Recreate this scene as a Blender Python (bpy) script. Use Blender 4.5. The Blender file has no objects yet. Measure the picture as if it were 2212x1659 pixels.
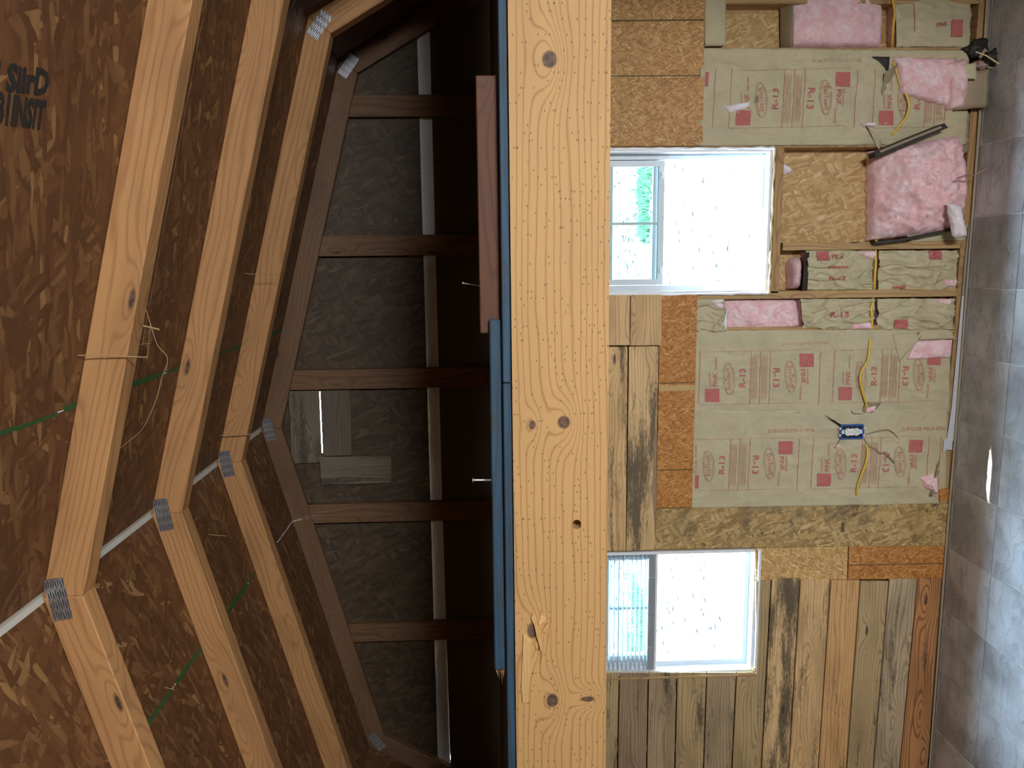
import bpy, bmesh, math, random
from mathutils import Vector, Matrix, noise
from mathutils.geometry import tessellate_polygon

SC = bpy.context.scene
COL = SC.collection
random.seed(7)

# ------------------------------------------------------------------ camera
F = 1714.44
EYE = Vector((0, 0, 2.22))
CR = Vector((0.98739263, 0.15734320, -0.01728890))     # to the right of the upright view
CU = Vector((0.01164531, 0.03671953, 0.99925776))      # up
CF = Vector((-0.15786126, 0.98686108, -0.03442429))    # forward
cam_d = bpy.data.cameras.new('camera')
cam = bpy.data.objects.new('camera', cam_d)
COL.objects.link(cam)
cam_d.sensor_fit = 'HORIZONTAL'
cam_d.sensor_width = 36.0
cam_d.lens = F / 2212 * 36.0
cam_d.clip_start = 0.02
cam_d.clip_end = 400
rot = Matrix((-CU, CR, -CF)).transposed()               # the phone was held turned by a quarter
cam.matrix_world = Matrix.Translation(EYE) @ rot.to_4x4()
SC.camera = cam

# ------------------------------------------------------------------ world, sun, exposure
world = bpy.data.worlds.new('world')
SC.world = world
world.use_nodes = True
wn = world.node_tree
bg = wn.nodes['Background']
bg.inputs['Color'].default_value = (0.45, 0.71, 1.0, 1)   # bright hazy summer sky, even all over
bg.inputs['Strength'].default_value = 70.0

SUN_DIR = Vector((-0.94, -0.28, -1.0)).normalized()    # the way the light travels
sun_d = bpy.data.lights.new('sun', 'SUN')
sun_d.energy = 60.0
sun_d.angle = 0.009
sun_d.color = (1.0, 0.95, 0.86)
sun = bpy.data.objects.new('sun', sun_d)
COL.objects.link(sun)
sun.rotation_euler = SUN_DIR.to_track_quat('-Z', 'Y').to_euler()


def area(name, loc, look, sx, sy, energy, color, portal=False):
    d = bpy.data.lights.new(name, 'AREA')
    d.shape = 'RECTANGLE'
    d.size = sx
    d.size_y = sy
    d.energy = energy
    d.color = color
    if portal:
        d.cycles.is_portal = True
    o = bpy.data.objects.new(name, d)
    COL.objects.link(o)
    o.location = loc
    o.rotation_euler = Vector(look).to_track_quat('-Z', 'Z').to_euler()
    return o


# lamp added at an unseen side door for daylight; portals at both windows
XC = -0.763
FRONT_Y = -1.55
SD_Y0, SD_Y1, SD_Z = -1.40, -0.42, 2.10      # the added side door
area('door_fill_lamp', (XC + 1.88 + 0.05, (SD_Y0 + SD_Y1) / 2, 1.39), (-1, 0.60, 0.0), 0.82, 0.82, 158, (0.95, 0.97, 1.0))
area('window_portal', (0.144, 3.72, 1.38), (0, -1, 0), 0.62, 0.90, 1, (1, 1, 1), True)
area('window_portal', (-1.715, 3.72, 1.38), (0, -1, 0), 0.62, 0.90, 1, (1, 1, 1), True)

vs = SC.view_settings
vs.view_transform = 'Standard'
vs.look = 'None'
vs.gamma = 1.0
vs.use_curve_mapping = False
vs.exposure = 0.85
SC.render.film_transparent = False
SC.cycles.use_denoising = True
SC.cycles.use_adaptive_sampling = True
SC.cycles.adaptive_threshold = 0.06
SC.cycles.adaptive_min_samples = 12
SC.cycles.max_bounces = 5
SC.cycles.diffuse_bounces = 3
SC.cycles.sample_clamp_indirect = 6.0
SC.cycles.caustics_reflective = False
SC.cycles.caustics_refractive = False

# ------------------------------------------------------------------ pixel -> place
SF = 3.60       # inner face of the studs of the back wall
SH = 3.689      # inner face of its sheathing


def ray(px, py):
    U, V = 1659 - py, px
    return CR * ((U - 829.5) / F) - CU * ((V - 1106.0) / F) + CF


def on_y(px, py, y=SF):
    d = ray(px, py)
    return EYE + d * (y / d.y)


def on_z(px, py, z=0.0):
    d = ray(px, py)
    return EYE + d * ((z - EYE.z) / d.z)


def xz(px, py, y=SF):
    p = on_y(px, py, y)
    return (p.x, p.z)


# ------------------------------------------------------------------ node helpers
class NT:
    def __init__(self, name):
        self.m = bpy.data.materials.new(name)
        self.m.use_nodes = True
        self.t = self.m.node_tree
        self.p = self.t.nodes['Principled BSDF']

    def n(self, typ, **kw):
        nd = self.t.nodes.new(typ)
        for k, v in kw.items():
            setattr(nd, k, v)
        return nd

    def set(self, sock, v):
        if hasattr(v, 'is_output') or isinstance(v, bpy.types.NodeSocket):
            self.t.links.new(v, sock)
        else:
            if sock.type == 'RGBA' and len(v) == 3:
                v = (*v, 1)
            sock.default_value = v

    def math(self, op, a, b=None, c=None, clamp=False):
        nd = self.n('ShaderNodeMath', operation=op, use_clamp=clamp)
        self.set(nd.inputs[0], a)
        if b is not None:
            self.set(nd.inputs[1], b)
        if c is not None:
            self.set(nd.inputs[2], c)
        return nd.outputs[0]

    def mix(self, f, a, b, blend='MIX'):
        nd = self.n('ShaderNodeMix', data_type='RGBA', blend_type=blend)
        self.set(nd.inputs[0], f)
        self.set(nd.inputs[6], a)
        self.set(nd.inputs[7], b)
        return nd.outputs[2]

    def comb(self, x, y, z=0.0):
        nd = self.n('ShaderNodeCombineXYZ')
        for s, v in zip(nd.inputs, (x, y, z)):
            self.set(s, v)
        return nd.outputs[0]

    def noise(self, vec, scale=1.0, detail=2.0, rough=0.5):
        nd = self.n('ShaderNodeTexNoise')
        self.set(nd.inputs['Vector'], vec)
        self.set(nd.inputs['Scale'], scale)
        nd.inputs['Detail'].default_value = detail
        nd.inputs['Roughness'].default_value = rough
        return nd.outputs[0]

    def voro(self, vec, scale=1.0, dims='2D', feature='F1', rnd=1.0):
        nd = self.n('ShaderNodeTexVoronoi', voronoi_dimensions=dims, feature=feature)
        self.set(nd.inputs['Vector'], vec)
        self.set(nd.inputs['Scale'], scale)
        nd.inputs['Randomness'].default_value = rnd
        return nd

    def ramp(self, f, stops, interp='LINEAR'):
        nd = self.n('ShaderNodeValToRGB')
        cr = nd.color_ramp
        cr.interpolation = interp
        while len(cr.elements) < len(stops):
            cr.elements.new(0.5)
        for e, (p, c) in zip(cr.elements, stops):
            e.position = p
            e.color = (*c, 1) if len(c) == 3 else c
        self.set(nd.inputs[0], f)
        return nd.outputs[0]

    def smooth(self, v, lo, hi):
        nd = self.n('ShaderNodeMapRange', interpolation_type='SMOOTHSTEP')
        self.set(nd.inputs[0], v)
        nd.inputs[1].default_value = lo
        nd.inputs[2].default_value = hi
        return nd.outputs[0]

    def obj(self):
        tc = self.n('ShaderNodeTexCoord')
        sp = self.n('ShaderNodeSeparateXYZ')
        self.t.links.new(tc.outputs['Object'], sp.inputs[0])
        self.vec = tc.outputs['Object']
        return sp.outputs[0], sp.outputs[1], sp.outputs[2]

    def rnd(self, k=37.0):
        oi = self.n('ShaderNodeObjectInfo')
        return self.math('MULTIPLY', oi.outputs['Random'], k)

    def bump(self, h, strength=0.3, dist=0.002):
        nd = self.n('ShaderNodeBump')
        nd.inputs['Strength'].default_value = strength
        nd.inputs['Distance'].default_value = dist
        self.set(nd.inputs['Height'], h)
        self.t.links.new(nd.outputs[0], self.p.inputs['Normal'])

    def done(self, col, rough=0.7, metal=0.0, spec=None):
        self.set(self.p.inputs['Base Color'], col)
        self.set(self.p.inputs['Roughness'], rough)
        self.set(self.p.inputs['Metallic'], metal)
        if spec is not None:
            self.set(self.p.inputs['Specular IOR Level'], spec)
        return self.m


def srgb(r, g, b):
    f = lambda c: (c / 255 / 12.92) if c <= 10 else ((c / 255 + 0.055) / 1.055) ** 2.4
    return (f(r), f(g), f(b))


def plain(name, col, rough=0.6, metal=0.0, var=0.12, scale=25.0, spec=None):
    t = NT(name)
    t.obj()
    nz = t.noise(t.vec, scale, 3)
    c = t.mix(t.math('MULTIPLY', t.math('SUBTRACT', nz, 0.35), var * 4, clamp=True), col, tuple(v * 0.55 for v in col))
    t.bump(nz, 0.1)
    return t.done(c, rough, metal, spec)


def wood(name, light, dark, axis='X', ringf=55.0, amp=5.0, knots=None, autoknots=0.0, stain=0.0, stain_col=(0.03, 0.03, 0.03),
         stain_sc=(2.0, 14.0), contrast=0.6, mott=0.25, specks=0.0, rough=0.68, fine=0.45, sharp=4.0):
    t = NT(name)
    x, y, z = t.obj()
    L, W, T = (x, z, y) if axis == 'X' else (z, x, y)
    r = t.rnd()
    Lr = t.math('ADD', L, r)
    v1 = t.comb(t.math('MULTIPLY', Lr, 1.3), t.math('MULTIPLY', W, 7.0), t.math('MULTIPLY', T, 7.0))
    warp = t.math('SUBTRACT', t.noise(v1, 1.0, 2.0), 0.5)
    wob = t.math('SUBTRACT', t.noise(t.comb(t.math('MULTIPLY', Lr, 9.0), t.math('MULTIPLY', W, 25.0), T), 1.0, 1.0), 0.5)
    irr = t.math('SUBTRACT', t.noise(t.comb(t.math('MULTIPLY', Lr, 0.12), t.math('MULTIPLY', W, 16.0), t.math('MULTIPLY', T, 16.0)), 1.0, 1.0), 0.5)
    q = t.math('ADD', t.math('MULTIPLY', W, ringf), t.math('ADD', t.math('MULTIPLY', warp, amp), t.math('MULTIPLY', irr, ringf * 0.045)))
    q = t.math('ADD', q, t.math('MULTIPLY', wob, 0.35))
    q = t.math('ADD', q, t.math('MULTIPLY', T, ringf * 0.6))
    kmask = None
    if knots:
        for (l0, w0, rl, rw) in knots:
            dl = t.math('DIVIDE', t.math('SUBTRACT', L, l0), rl)
            dw = t.math('DIVIDE', t.math('SUBTRACT', W, w0), rw)
            e2 = t.math('ADD', t.math('MULTIPLY', dl, dl), t.math('MULTIPLY', dw, dw))
            dl2 = t.math('DIVIDE', dl, 2.6)
            dw2 = t.math('DIVIDE', dw, 1.5)
            g2 = t.math('ADD', t.math('MULTIPLY', dl2, dl2), t.math('MULTIPLY', dw2, dw2))
            g = t.math('EXPONENT', t.math('MULTIPLY', g2, -0.5))
            q = t.math('ADD', q, t.math('MULTIPLY', g, max(2.0, rw * ringf * 4.0)))
            m = t.smooth(e2, 1.25, 0.55)
            kmask = m if kmask is None else t.math('MAXIMUM', kmask, m)
    if autoknots > 0:
        vk = t.voro(t.comb(t.math('MULTIPLY', Lr, 2.2), t.math('MULTIPLY', t.math('ADD', W, r), 8.0)), 1.0)
        d = vk.outputs['Distance']
        g = t.math('EXPONENT', t.math('MULTIPLY', t.math('MULTIPLY', d, d), -22.0))
        q = t.math('ADD', q, t.math('MULTIPLY', g, 3.0))
        sc = t.n('ShaderNodeSeparateColor')
        t.t.links.new(vk.outputs['Color'], sc.inputs[0])
        on = t.math('LESS_THAN', sc.outputs[0], autoknots)
        m = t.math('MULTIPLY', t.smooth(d, 0.075, 0.03), on)
        kmask = m if kmask is None else t.math('MAXIMUM', kmask, m)
    band = t.math('ADD', t.math('MULTIPLY', t.math('SINE', t.math('MULTIPLY', q, 6.2832)), 0.5), 0.5)
    band = t.math('POWER', band, sharp)
    fn = t.noise(t.comb(t.math('MULTIPLY', Lr, 7.0), t.math('MULTIPLY', W, 260.0), t.math('MULTIPLY', T, 260.0)), 1.0, 2.0)
    f = t.math('ADD', t.math('MULTIPLY', band, contrast), t.math('MULTIPLY', t.math('SUBTRACT', fn, 0.5), fine), clamp=True)
    col = t.mix(f, light, dark)
    mo = t.noise(t.comb(t.math('MULTIPLY', Lr, 2.5), t.math('MULTIPLY', W, 9.0), T), 1.0, 3.0)
    col = t.mix(t.math('MULTIPLY', t.smooth(mo, 0.4, 0.75), mott), col, tuple(c * 0.45 for c in dark))
    if stain > 0:
        sn = t.noise(t.comb(t.math('MULTIPLY', Lr, stain_sc[0]), t.math('MULTIPLY', W, stain_sc[1]), 0.0), 1.0, 4.0, 0.6)
        sn2 = t.noise(t.comb(t.math('MULTIPLY', Lr, 40.0), t.math('MULTIPLY', W, 130.0), 0.0), 1.0, 2.0)
        sm = t.smooth(t.math('ADD', sn, t.math('MULTIPLY', t.math('SUBTRACT', sn2, 0.5), 0.25)), 0.62 - stain * 0.22, 0.80 - stain * 0.2)
        col = t.mix(t.math('MULTIPLY', sm, 0.82), col, stain_col)
    if specks > 0:
        vk2 = t.voro(t.comb(t.math('MULTIPLY', Lr, 60.0), t.math('MULTIPLY', W, 150.0)), 1.0)
        sc2 = t.n('ShaderNodeSeparateColor')
        t.t.links.new(vk2.outputs['Color'], sc2.inputs[0])
        sp = t.math('MULTIPLY', t.smooth(vk2.outputs['Distance'], 0.22, 0.12), t.math('LESS_THAN', sc2.outputs[0], specks))
        col = t.mix(t.math('MULTIPLY', sp, 0.8), col, (0.05, 0.03, 0.015))
    if kmask is not None:
        kc = t.mix(t.smooth(t.noise(t.comb(t.math('MULTIPLY', Lr, 70.0), t.math('MULTIPLY', W, 70.0), 0.0), 1.0, 3.0), 0.4, 0.62), (0.025, 0.014, 0.014), (0.11, 0.055, 0.04))
        col = t.mix(t.math('MULTIPLY', kmask, 0.90), col, kc)
    t.bump(t.math('ADD', t.math('MULTIPLY', band, -0.4), t.math('MULTIPLY', fn, 0.5)), 0.25, 0.0015)
    return t.done(col, rough)


def osb(name, dark, mid, light, axes='XZ', sc=1.0, stain=0.0, bright=0.10, ang0=0.25, spread=0.95, bumps=0.5):
    t = NT(name)
    xyz = dict(zip('XYZ', t.obj()))
    a, b = xyz[axes[0]], xyz[axes[1]]
    r = t.rnd()
    a = t.math('ADD', a, r)
    wv = t.comb(t.math('MULTIPLY', a, 14.0 / sc), t.math('MULTIPLY', b, 14.0 / sc), r)
    nz = t.n('ShaderNodeTexNoise')
    t.t.links.new(wv, nz.inputs['Vector'])
    nz.inputs['Scale'].default_value = 1.0
    sp = t.n('ShaderNodeSeparateColor')
    t.t.links.new(nz.outputs['Color'], sp.inputs[0])
    a = t.math('ADD', a, t.math('MULTIPLY', t.math('SUBTRACT', sp.outputs[0], 0.5), 0.018 * sc))
    b = t.math('ADD', b, t.math('MULTIPLY', t.math('SUBTRACT', sp.outputs[1], 0.5), 0.018 * sc))
    col = None
    h = None
    for i in range(4):
        an = ang0 + spread * (i - 1.5) + 0.3 * math.sin(5 * i)
        ca, sa = math.cos(an), math.sin(an)
        u = t.math('ADD', t.math('MULTIPLY', a, ca), t.math('MULTIPLY', b, sa))
        v = t.math('SUBTRACT', t.math('MULTIPLY', b, ca), t.math('MULTIPLY', a, sa))
        vk = t.voro(t.comb(t.math('MULTIPLY', u, (15.0 + 4 * i) / sc), t.math('MULTIPLY', v, (70.0 + 14 * i) / sc)), 1.0)
        s3 = t.n('ShaderNodeSeparateColor')
        t.t.links.new(vk.outputs['Color'], s3.inputs[0])
        ci = t.ramp(s3.outputs[0], [(0.0, dark), (0.35, tuple((p + q) / 2 for p, q in zip(dark, mid))), (0.62, mid), (1.0 - bright, tuple((p * 2 + q) / 3 for p, q in zip(mid, light))), (1.0, light)])
        ed = t.math('MULTIPLY', t.smooth(vk.outputs['Distance'], 0.4, 0.9), 0.15)
        ci = t.mix(ed, ci, tuple(c * 0.45 for c in dark))
        if col is None:
            col, h = ci, s3.outputs[2]
        else:
            pick = t.math('GREATER_THAN', s3.outputs[1], 0.60)
            col = t.mix(pick, col, ci)
            h = t.math('ADD', t.math('MULTIPLY', pick, t.math('SUBTRACT', s3.outputs[2], h)), h)
    fib = t.noise(t.comb(t.math('MULTIPLY', a, 200.0), t.math('MULTIPLY', b, 60.0), 0.0), 1.0, 2.0)
    col = t.mix(t.math('MULTIPLY', t.math('SUBTRACT', fib, 0.3), 0.5, clamp=True), col, dark)
    if stain > 0:
        sn = t.noise(t.comb(t.math('MULTIPLY', a, 5.0), t.math('MULTIPLY', b, 8.0), r), 1.0, 4.0, 0.6)
        col = t.mix(t.math('MULTIPLY', t.smooth(sn, 0.5, 0.66), stain), col, srgb(92, 80, 62))
        sn2 = t.noise(t.comb(t.math('MULTIPLY', a, 9.0), t.math('MULTIPLY', b, 13.0), 3.7), 1.0, 4.0, 0.65)
        col = t.mix(t.math('MULTIPLY', t.smooth(sn2, 0.62, 0.70), stain * 1.3, clamp=True), col, srgb(52, 44, 34))
    t.bump(t.math('ADD', h, t.math('MULTIPLY', fib, 0.4)), bumps, 0.0015)
    return t.done(col, 0.62)


def kraft(name, base, var=0.3):
    t = NT(name)
    t.obj()
    n1 = t.noise(t.vec, 9.0, 3.0)
    n2 = t.noise(t.vec, 260.0, 2.0)
    c = t.mix(t.math('MULTIPLY', t.smooth(n1, 0.35, 0.75), var), base, tuple(v * 0.6 for v in base))
    c = t.mix(t.math('MULTIPLY', t.smooth(n2, 0.5, 0.85), 0.5), c, tuple(min(1, v * 1.35) for v in base))
    t.bump(t.math('ADD', n2, t.math('MULTIPLY', n1, 2.0)), 0.18, 0.002)
    return t.done(c, 0.62)


def fluffmat(name, base, pale, deep):
    t = NT(name)
    t.obj()
    n0 = t.n('ShaderNodeTexNoise')
    t.t.links.new(t.vec, n0.inputs['Vector'])
    n0.inputs['Scale'].default_value = 9.0
    n0.inputs['Detail'].default_value = 3.0
    wv = t.n('ShaderNodeVectorMath', operation='SCALE')
    t.t.links.new(n0.outputs['Color'], wv.inputs[0])
    wv.inputs['Scale'].default_value = 0.35
    ad = t.n('ShaderNodeVectorMath', operation='ADD')
    t.t.links.new(t.vec, ad.inputs[0])
    t.t.links.new(wv.outputs[0], ad.inputs[1])
    n1 = t.noise(ad.outputs[0], 16.0, 6.0, 0.65)
    n2 = t.noise(ad.outputs[0], 60.0, 6.0, 0.75)
    c = t.mix(t.smooth(n1, 0.36, 0.72), base, pale)
    c = t.mix(t.math('MULTIPLY', t.smooth(n2, 0.48, 0.78), 0.6), c, deep)
    t.bump(t.math('ADD', n1, n2), 0.5, 0.008)
    return t.done(c, 0.95, spec=0.1)


def tilemat(name):
    t = NT(name)
    x, y, z = t.obj()
    r = t.rnd(91.0)
    v = t.comb(t.math('ADD', x, r), y, r)
    n1 = t.noise(v, 4.0, 5.0, 0.55)
    wv = t.math('ADD', x, t.math('MULTIPLY', n1, 0.35))
    n2 = t.noise(t.comb(t.math('ADD', wv, r), t.math('MULTIPLY', y, 2.0), r), 5.0, 3.0, 0.55)
    ve = t.math('ABSOLUTE', t.math('SUBTRACT', n2, 0.5))
    vein = t.smooth(ve, 0.03, 0.0)
    c = t.mix(t.smooth(n1, 0.3, 0.72), srgb(150, 148, 146), srgb(204, 202, 200))
    c = t.mix(t.math('MULTIPLY', vein, 0.25), c, srgb(84, 78, 72))
    t.bump(t.math('SUBTRACT', n1, t.math('MULTIPLY', vein, 0.4)), 0.35, 0.003)
    return t.done(c, t.math('ADD', t.math('MULTIPLY', n1, 0.2), 0.28))


M = {}
M['beam_ply'] = wood('beam_ply', srgb(190, 140, 80), srgb(140, 90, 45))
M['pine_stud'] = wood('pine_stud', srgb(187, 153, 103), srgb(143, 101, 59), axis='Z', ringf=40, autoknots=0.25)
M['pine_plate'] = wood('pine_plate', srgb(181, 143, 94), srgb(134, 94, 55), axis='X', ringf=40, autoknots=0.2)
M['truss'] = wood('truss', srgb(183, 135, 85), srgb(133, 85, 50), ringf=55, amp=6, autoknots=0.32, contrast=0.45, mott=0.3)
M['truss_shaded'] = wood('truss_shaded', srgb(120, 89, 62), srgb(88, 60, 40), ringf=55, amp=6, autoknots=0.32, contrast=0.45, mott=0.4)  # truss wood with the loft's shade put into its colour
M['loft_stud'] = wood('loft_stud', srgb(120, 88, 58), srgb(84, 58, 37), axis='Z', ringf=45, autoknots=0.35)  # stud wood darkened in its colour for the dim loft
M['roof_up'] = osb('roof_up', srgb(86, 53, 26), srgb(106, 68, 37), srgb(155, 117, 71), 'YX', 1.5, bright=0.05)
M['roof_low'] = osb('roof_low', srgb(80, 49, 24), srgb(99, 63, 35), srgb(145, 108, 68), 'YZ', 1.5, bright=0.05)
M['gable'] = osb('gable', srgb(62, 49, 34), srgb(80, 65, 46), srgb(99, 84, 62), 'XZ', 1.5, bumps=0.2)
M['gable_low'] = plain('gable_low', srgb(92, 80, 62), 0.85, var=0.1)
M['sheath'] = osb('sheath', srgb(178, 138, 84), srgb(206, 170, 112), srgb(228, 202, 152), 'XZ', 1.1, bumps=0.3)
M['osb_orange'] = osb('osb_orange', srgb(159, 98, 38), srgb(201, 136, 67), srgb(222, 172, 103), 'XZ', 0.55, ang0=1.2, spread=0.5, bumps=0.3)
M['osb_tan'] = osb('osb_tan', srgb(158, 112, 58), srgb(203, 153, 90), srgb(230, 187, 124), 'XZ', 0.55, ang0=1.1, spread=0.55, bumps=0.3)
M['osb_pale'] = osb('osb_pale', srgb(176, 133, 74), srgb(216, 174, 110), srgb(241, 207, 146), 'XZ', 0.6, ang0=0.4, spread=0.35, bumps=0.3)
M['osb_stain'] = osb('osb_stain', srgb(146, 117, 70), srgb(194, 160, 103), srgb(216, 185, 128), 'XZ', 1.1, stain=0.6, bumps=0.25)
M['kraft'] = kraft('kraft', srgb(195, 183, 147))
M['kraft_dark'] = kraft('kraft_dark', srgb(157, 139, 109), 0.6)
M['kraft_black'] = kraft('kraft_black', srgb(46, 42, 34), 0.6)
M['pink'] = fluffmat('pink', srgb(248, 196, 198), srgb(255, 230, 230), srgb(226, 150, 154))
M['pale_fluff'] = fluffmat('pale_fluff', srgb(244, 228, 230), srgb(255, 248, 250), srgb(226, 196, 200))
M['dirty_fluff'] = fluffmat('dirty_fluff', srgb(150, 120, 112), srgb(190, 160, 156), srgb(90, 66, 58))
M['red_print'] = plain('red_print', srgb(190, 106, 100), 0.7, var=0.05)
M['faint_print'] = plain('faint_print', srgb(192, 144, 118), 0.7, var=0.05)
M['tile'] = tilemat('tile')
M['grout'] = plain('grout', srgb(226, 226, 226), 0.7)
M['vinyl'] = plain('vinyl', (0.86, 0.88, 0.9), 0.35, var=0.03)
M['vinyl_grey'] = plain('vinyl_grey', srgb(214, 222, 226), 0.4, var=0.05)
M['muntin'] = plain('muntin', srgb(176, 204, 202), 0.45, var=0.05)
M['foam'] = plain('foam', srgb(226, 210, 160), 0.8)
M['slat'] = plain('slat', (0.78, 0.8, 0.82), 0.4, var=0.03)
M['galv'] = plain('galv', (0.50, 0.51, 0.53), 0.38, 0.9, var=0.1, scale=60)
M['galv_light'] = plain('galv_light', (0.80, 0.80, 0.80), 0.28, 0.9, var=0.05, scale=60)
M['flash'] = plain('flash', (0.80, 0.84, 0.86), 0.35, 0.0, var=0.12, scale=7)
M['ridge'] = plain('ridge', srgb(196, 192, 180), 0.6, var=0.1, scale=8)
M['blue_paint'] = wood('blue_paint', srgb(46, 76, 98), srgb(35, 54, 68), ringf=60, stain=0.6, stain_col=srgb(58, 58, 50), mott=0.5, stain_sc=(9.0, 45.0))
M['broken'] = wood('broken', srgb(200, 170, 130), srgb(120, 92, 62), ringf=120)
M['orange_wood'] = wood('orange_wood', srgb(92, 54, 30), srgb(64, 36, 20), ringf=40, autoknots=0.2)
M['sliver'] = wood('sliver', srgb(222, 182, 122), srgb(190, 142, 84), ringf=90, contrast=0.4)
M['steel'] = plain('steel', (0.55, 0.53, 0.5), 0.35, 0.85, var=0.2, scale=200)
M['yellow'] = plain('yellow', srgb(226, 186, 62), 0.45, var=0.03)
M['box_blue'] = plain('box_blue', srgb(40, 88, 170), 0.4, var=0.05)
M['box_dark'] = plain('box_dark', srgb(22, 26, 32), 0.6)
M['white_plastic'] = plain('white_plastic', srgb(236, 236, 230), 0.3, var=0.02)
M['black'] = plain('black', (0.012, 0.012, 0.012), 0.6)
M['stamp'] = plain('stamp', (0.016, 0.013, 0.010), 0.75, var=0.2, scale=90)
M['green_paint'] = plain('green_paint', srgb(44, 84, 40), 0.7, var=0.2, scale=30)
M['pencil'] = plain('pencil', srgb(96, 84, 54), 0.8, var=0.2, scale=120)
M['pale_band'] = plain('pale_band', srgb(206, 172, 116), 0.8, var=0.3, scale=60)
M['web'] = plain('web', srgb(170, 138, 96), 0.9)
M['strip_grey'] = plain('strip_grey', srgb(150, 146, 136), 0.5, var=0.1)
M['white_strip'] = plain('white_strip', srgb(204, 206, 210), 0.5, var=0.06, scale=10)
M['edge_strip'] = plain('edge_strip', srgb(176, 158, 128), 0.6)
M['flake_edge'] = plain('flake_edge', srgb(224, 196, 140), 0.8)


def groundmat():
    t = NT('ground')
    x, y, z = t.obj()
    n1 = t.noise(t.vec, 9.0, 6.0, 0.7)
    n2 = t.noise(t.vec, 0.55, 3.0)
    c = t.mix(t.smooth(n1, 0.35, 0.7), srgb(82, 74, 66), srgb(36, 31, 26))
    c = t.mix(t.math('MULTIPLY', t.smooth(n2, 0.60, 0.68), t.smooth(n1, 0.4, 0.55)), c, srgb(36, 62, 26))
    return t.done(c, 0.95)


M['ground'] = groundmat()


def glassmat():
    t = NT('glass')
    t.t.nodes.remove(t.p)
    tr = t.n('ShaderNodeBsdfTransparent')
    tr.inputs[0].default_value = (0.90, 0.97, 0.97, 1)
    gl = t.n('ShaderNodeBsdfGlossy')
    gl.inputs['Roughness'].default_value = 0.02
    fr = t.n('ShaderNodeFresnel')
    fr.inputs[0].default_value = 1.45
    mx = t.n('ShaderNodeMixShader')
    t.t.links.new(fr.outputs[0], mx.inputs[0])
    t.t.links.new(tr.outputs[0], mx.inputs[1])
    t.t.links.new(gl.outputs[0], mx.inputs[2])
    t.t.links.new(mx.outputs[0], t.t.nodes['Material Output'].inputs[0])
    return t.m


M['glass'] = glassmat()


# ------------------------------------------------------------------ object helpers
def par(o, parent):
    if parent is not None:
        o.parent = parent
        o.matrix_parent_inverse = Matrix.Translation(-parent.location)


def tag(o, label=None, cat=None, group=None, kind=None):
    if label:
        o['label'] = label
    if cat:
        o['category'] = cat
    if group:
        o['group'] = group
    if kind:
        o['kind'] = kind
    return o


def mk(name, verts, faces, mat, parent=None, smooth=False, rotphi=None):
    """one mesh object, its origin in the middle of the given world vertices; rotphi turns its local x up in the xz plane"""
    vs_ = [Vector(v) for v in verts]
    c = Vector([(min(v[i] for v in vs_) + max(v[i] for v in vs_)) / 2 for i in range(3)])
    R = Matrix.Rotation(-rotphi, 3, 'Y') if rotphi is not None else None
    Ri = R.inverted() if R else None
    loc = [(Ri @ (v - c)) if R else (v - c) for v in vs_]
    me = bpy.data.meshes.new(name)
    me.from_pydata([tuple(v) for v in loc], [], faces)
    bm = bmesh.new()
    bm.from_mesh(me)
    bmesh.ops.recalc_face_normals(bm, faces=bm.faces)
    bm.to_mesh(me)
    bm.free()
    if mat is not None:
        me.materials.append(M[mat] if isinstance(mat, str) else mat)
    if smooth:
        me.shade_smooth()
    o = bpy.data.objects.new(name, me)
    COL.objects.link(o)
    o.location = c
    if rotphi is not None:
        o.rotation_euler = (0, -rotphi, 0)
    par(o, parent)
    return o


def empty(name, loc):
    o = bpy.data.objects.new(name, None)
    COL.objects.link(o)
    o.location = loc
    o.empty_display_size = 0.05
    return o


def join(*parts):
    V, Fc = [], []
    for v, f in parts:
        k = len(V)
        V += list(v)
        Fc += [tuple(i + k for i in q) for q in f]
    return V, Fc


def box(x0, x1, y0, y1, z0, z1):
    v = [(x, y, z) for x in (x0, x1) for y in (y0, y1) for z in (z0, z1)]
    f = [(0, 1, 3, 2), (4, 6, 7, 5), (0, 4, 5, 1), (2, 3, 7, 6), (0, 2, 6, 4), (1, 5, 7, 3)]
    return v, f


def bevbox(x0, x1, y0, y1, z0, z1, b=0.002):
    v, f = prism([(x0, z0), (x1, z0), (x1, z1), (x0, z1)], y0, y1)
    return bevel(v, f, b)


def bevel(v, f, b):
    bm = bmesh.new()
    bv = [bm.verts.new(p) for p in v]
    for q in f:
        try:
            bm.faces.new([bv[i] for i in q])
        except ValueError:
            pass
    bmesh.ops.recalc_face_normals(bm, faces=bm.faces)
    ed = [e for e in bm.edges if len(e.link_faces) == 2 and e.calc_face_angle(0) > 0.5]
    bmesh.ops.bevel(bm, geom=ed, offset=b, segments=1, affect='EDGES')
    bm.verts.index_update()
    V = [tuple(p.co) for p in bm.verts]
    Fc = [tuple(p.index for p in q.verts) for q in bm.faces]
    bm.free()
    return V, Fc


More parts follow.
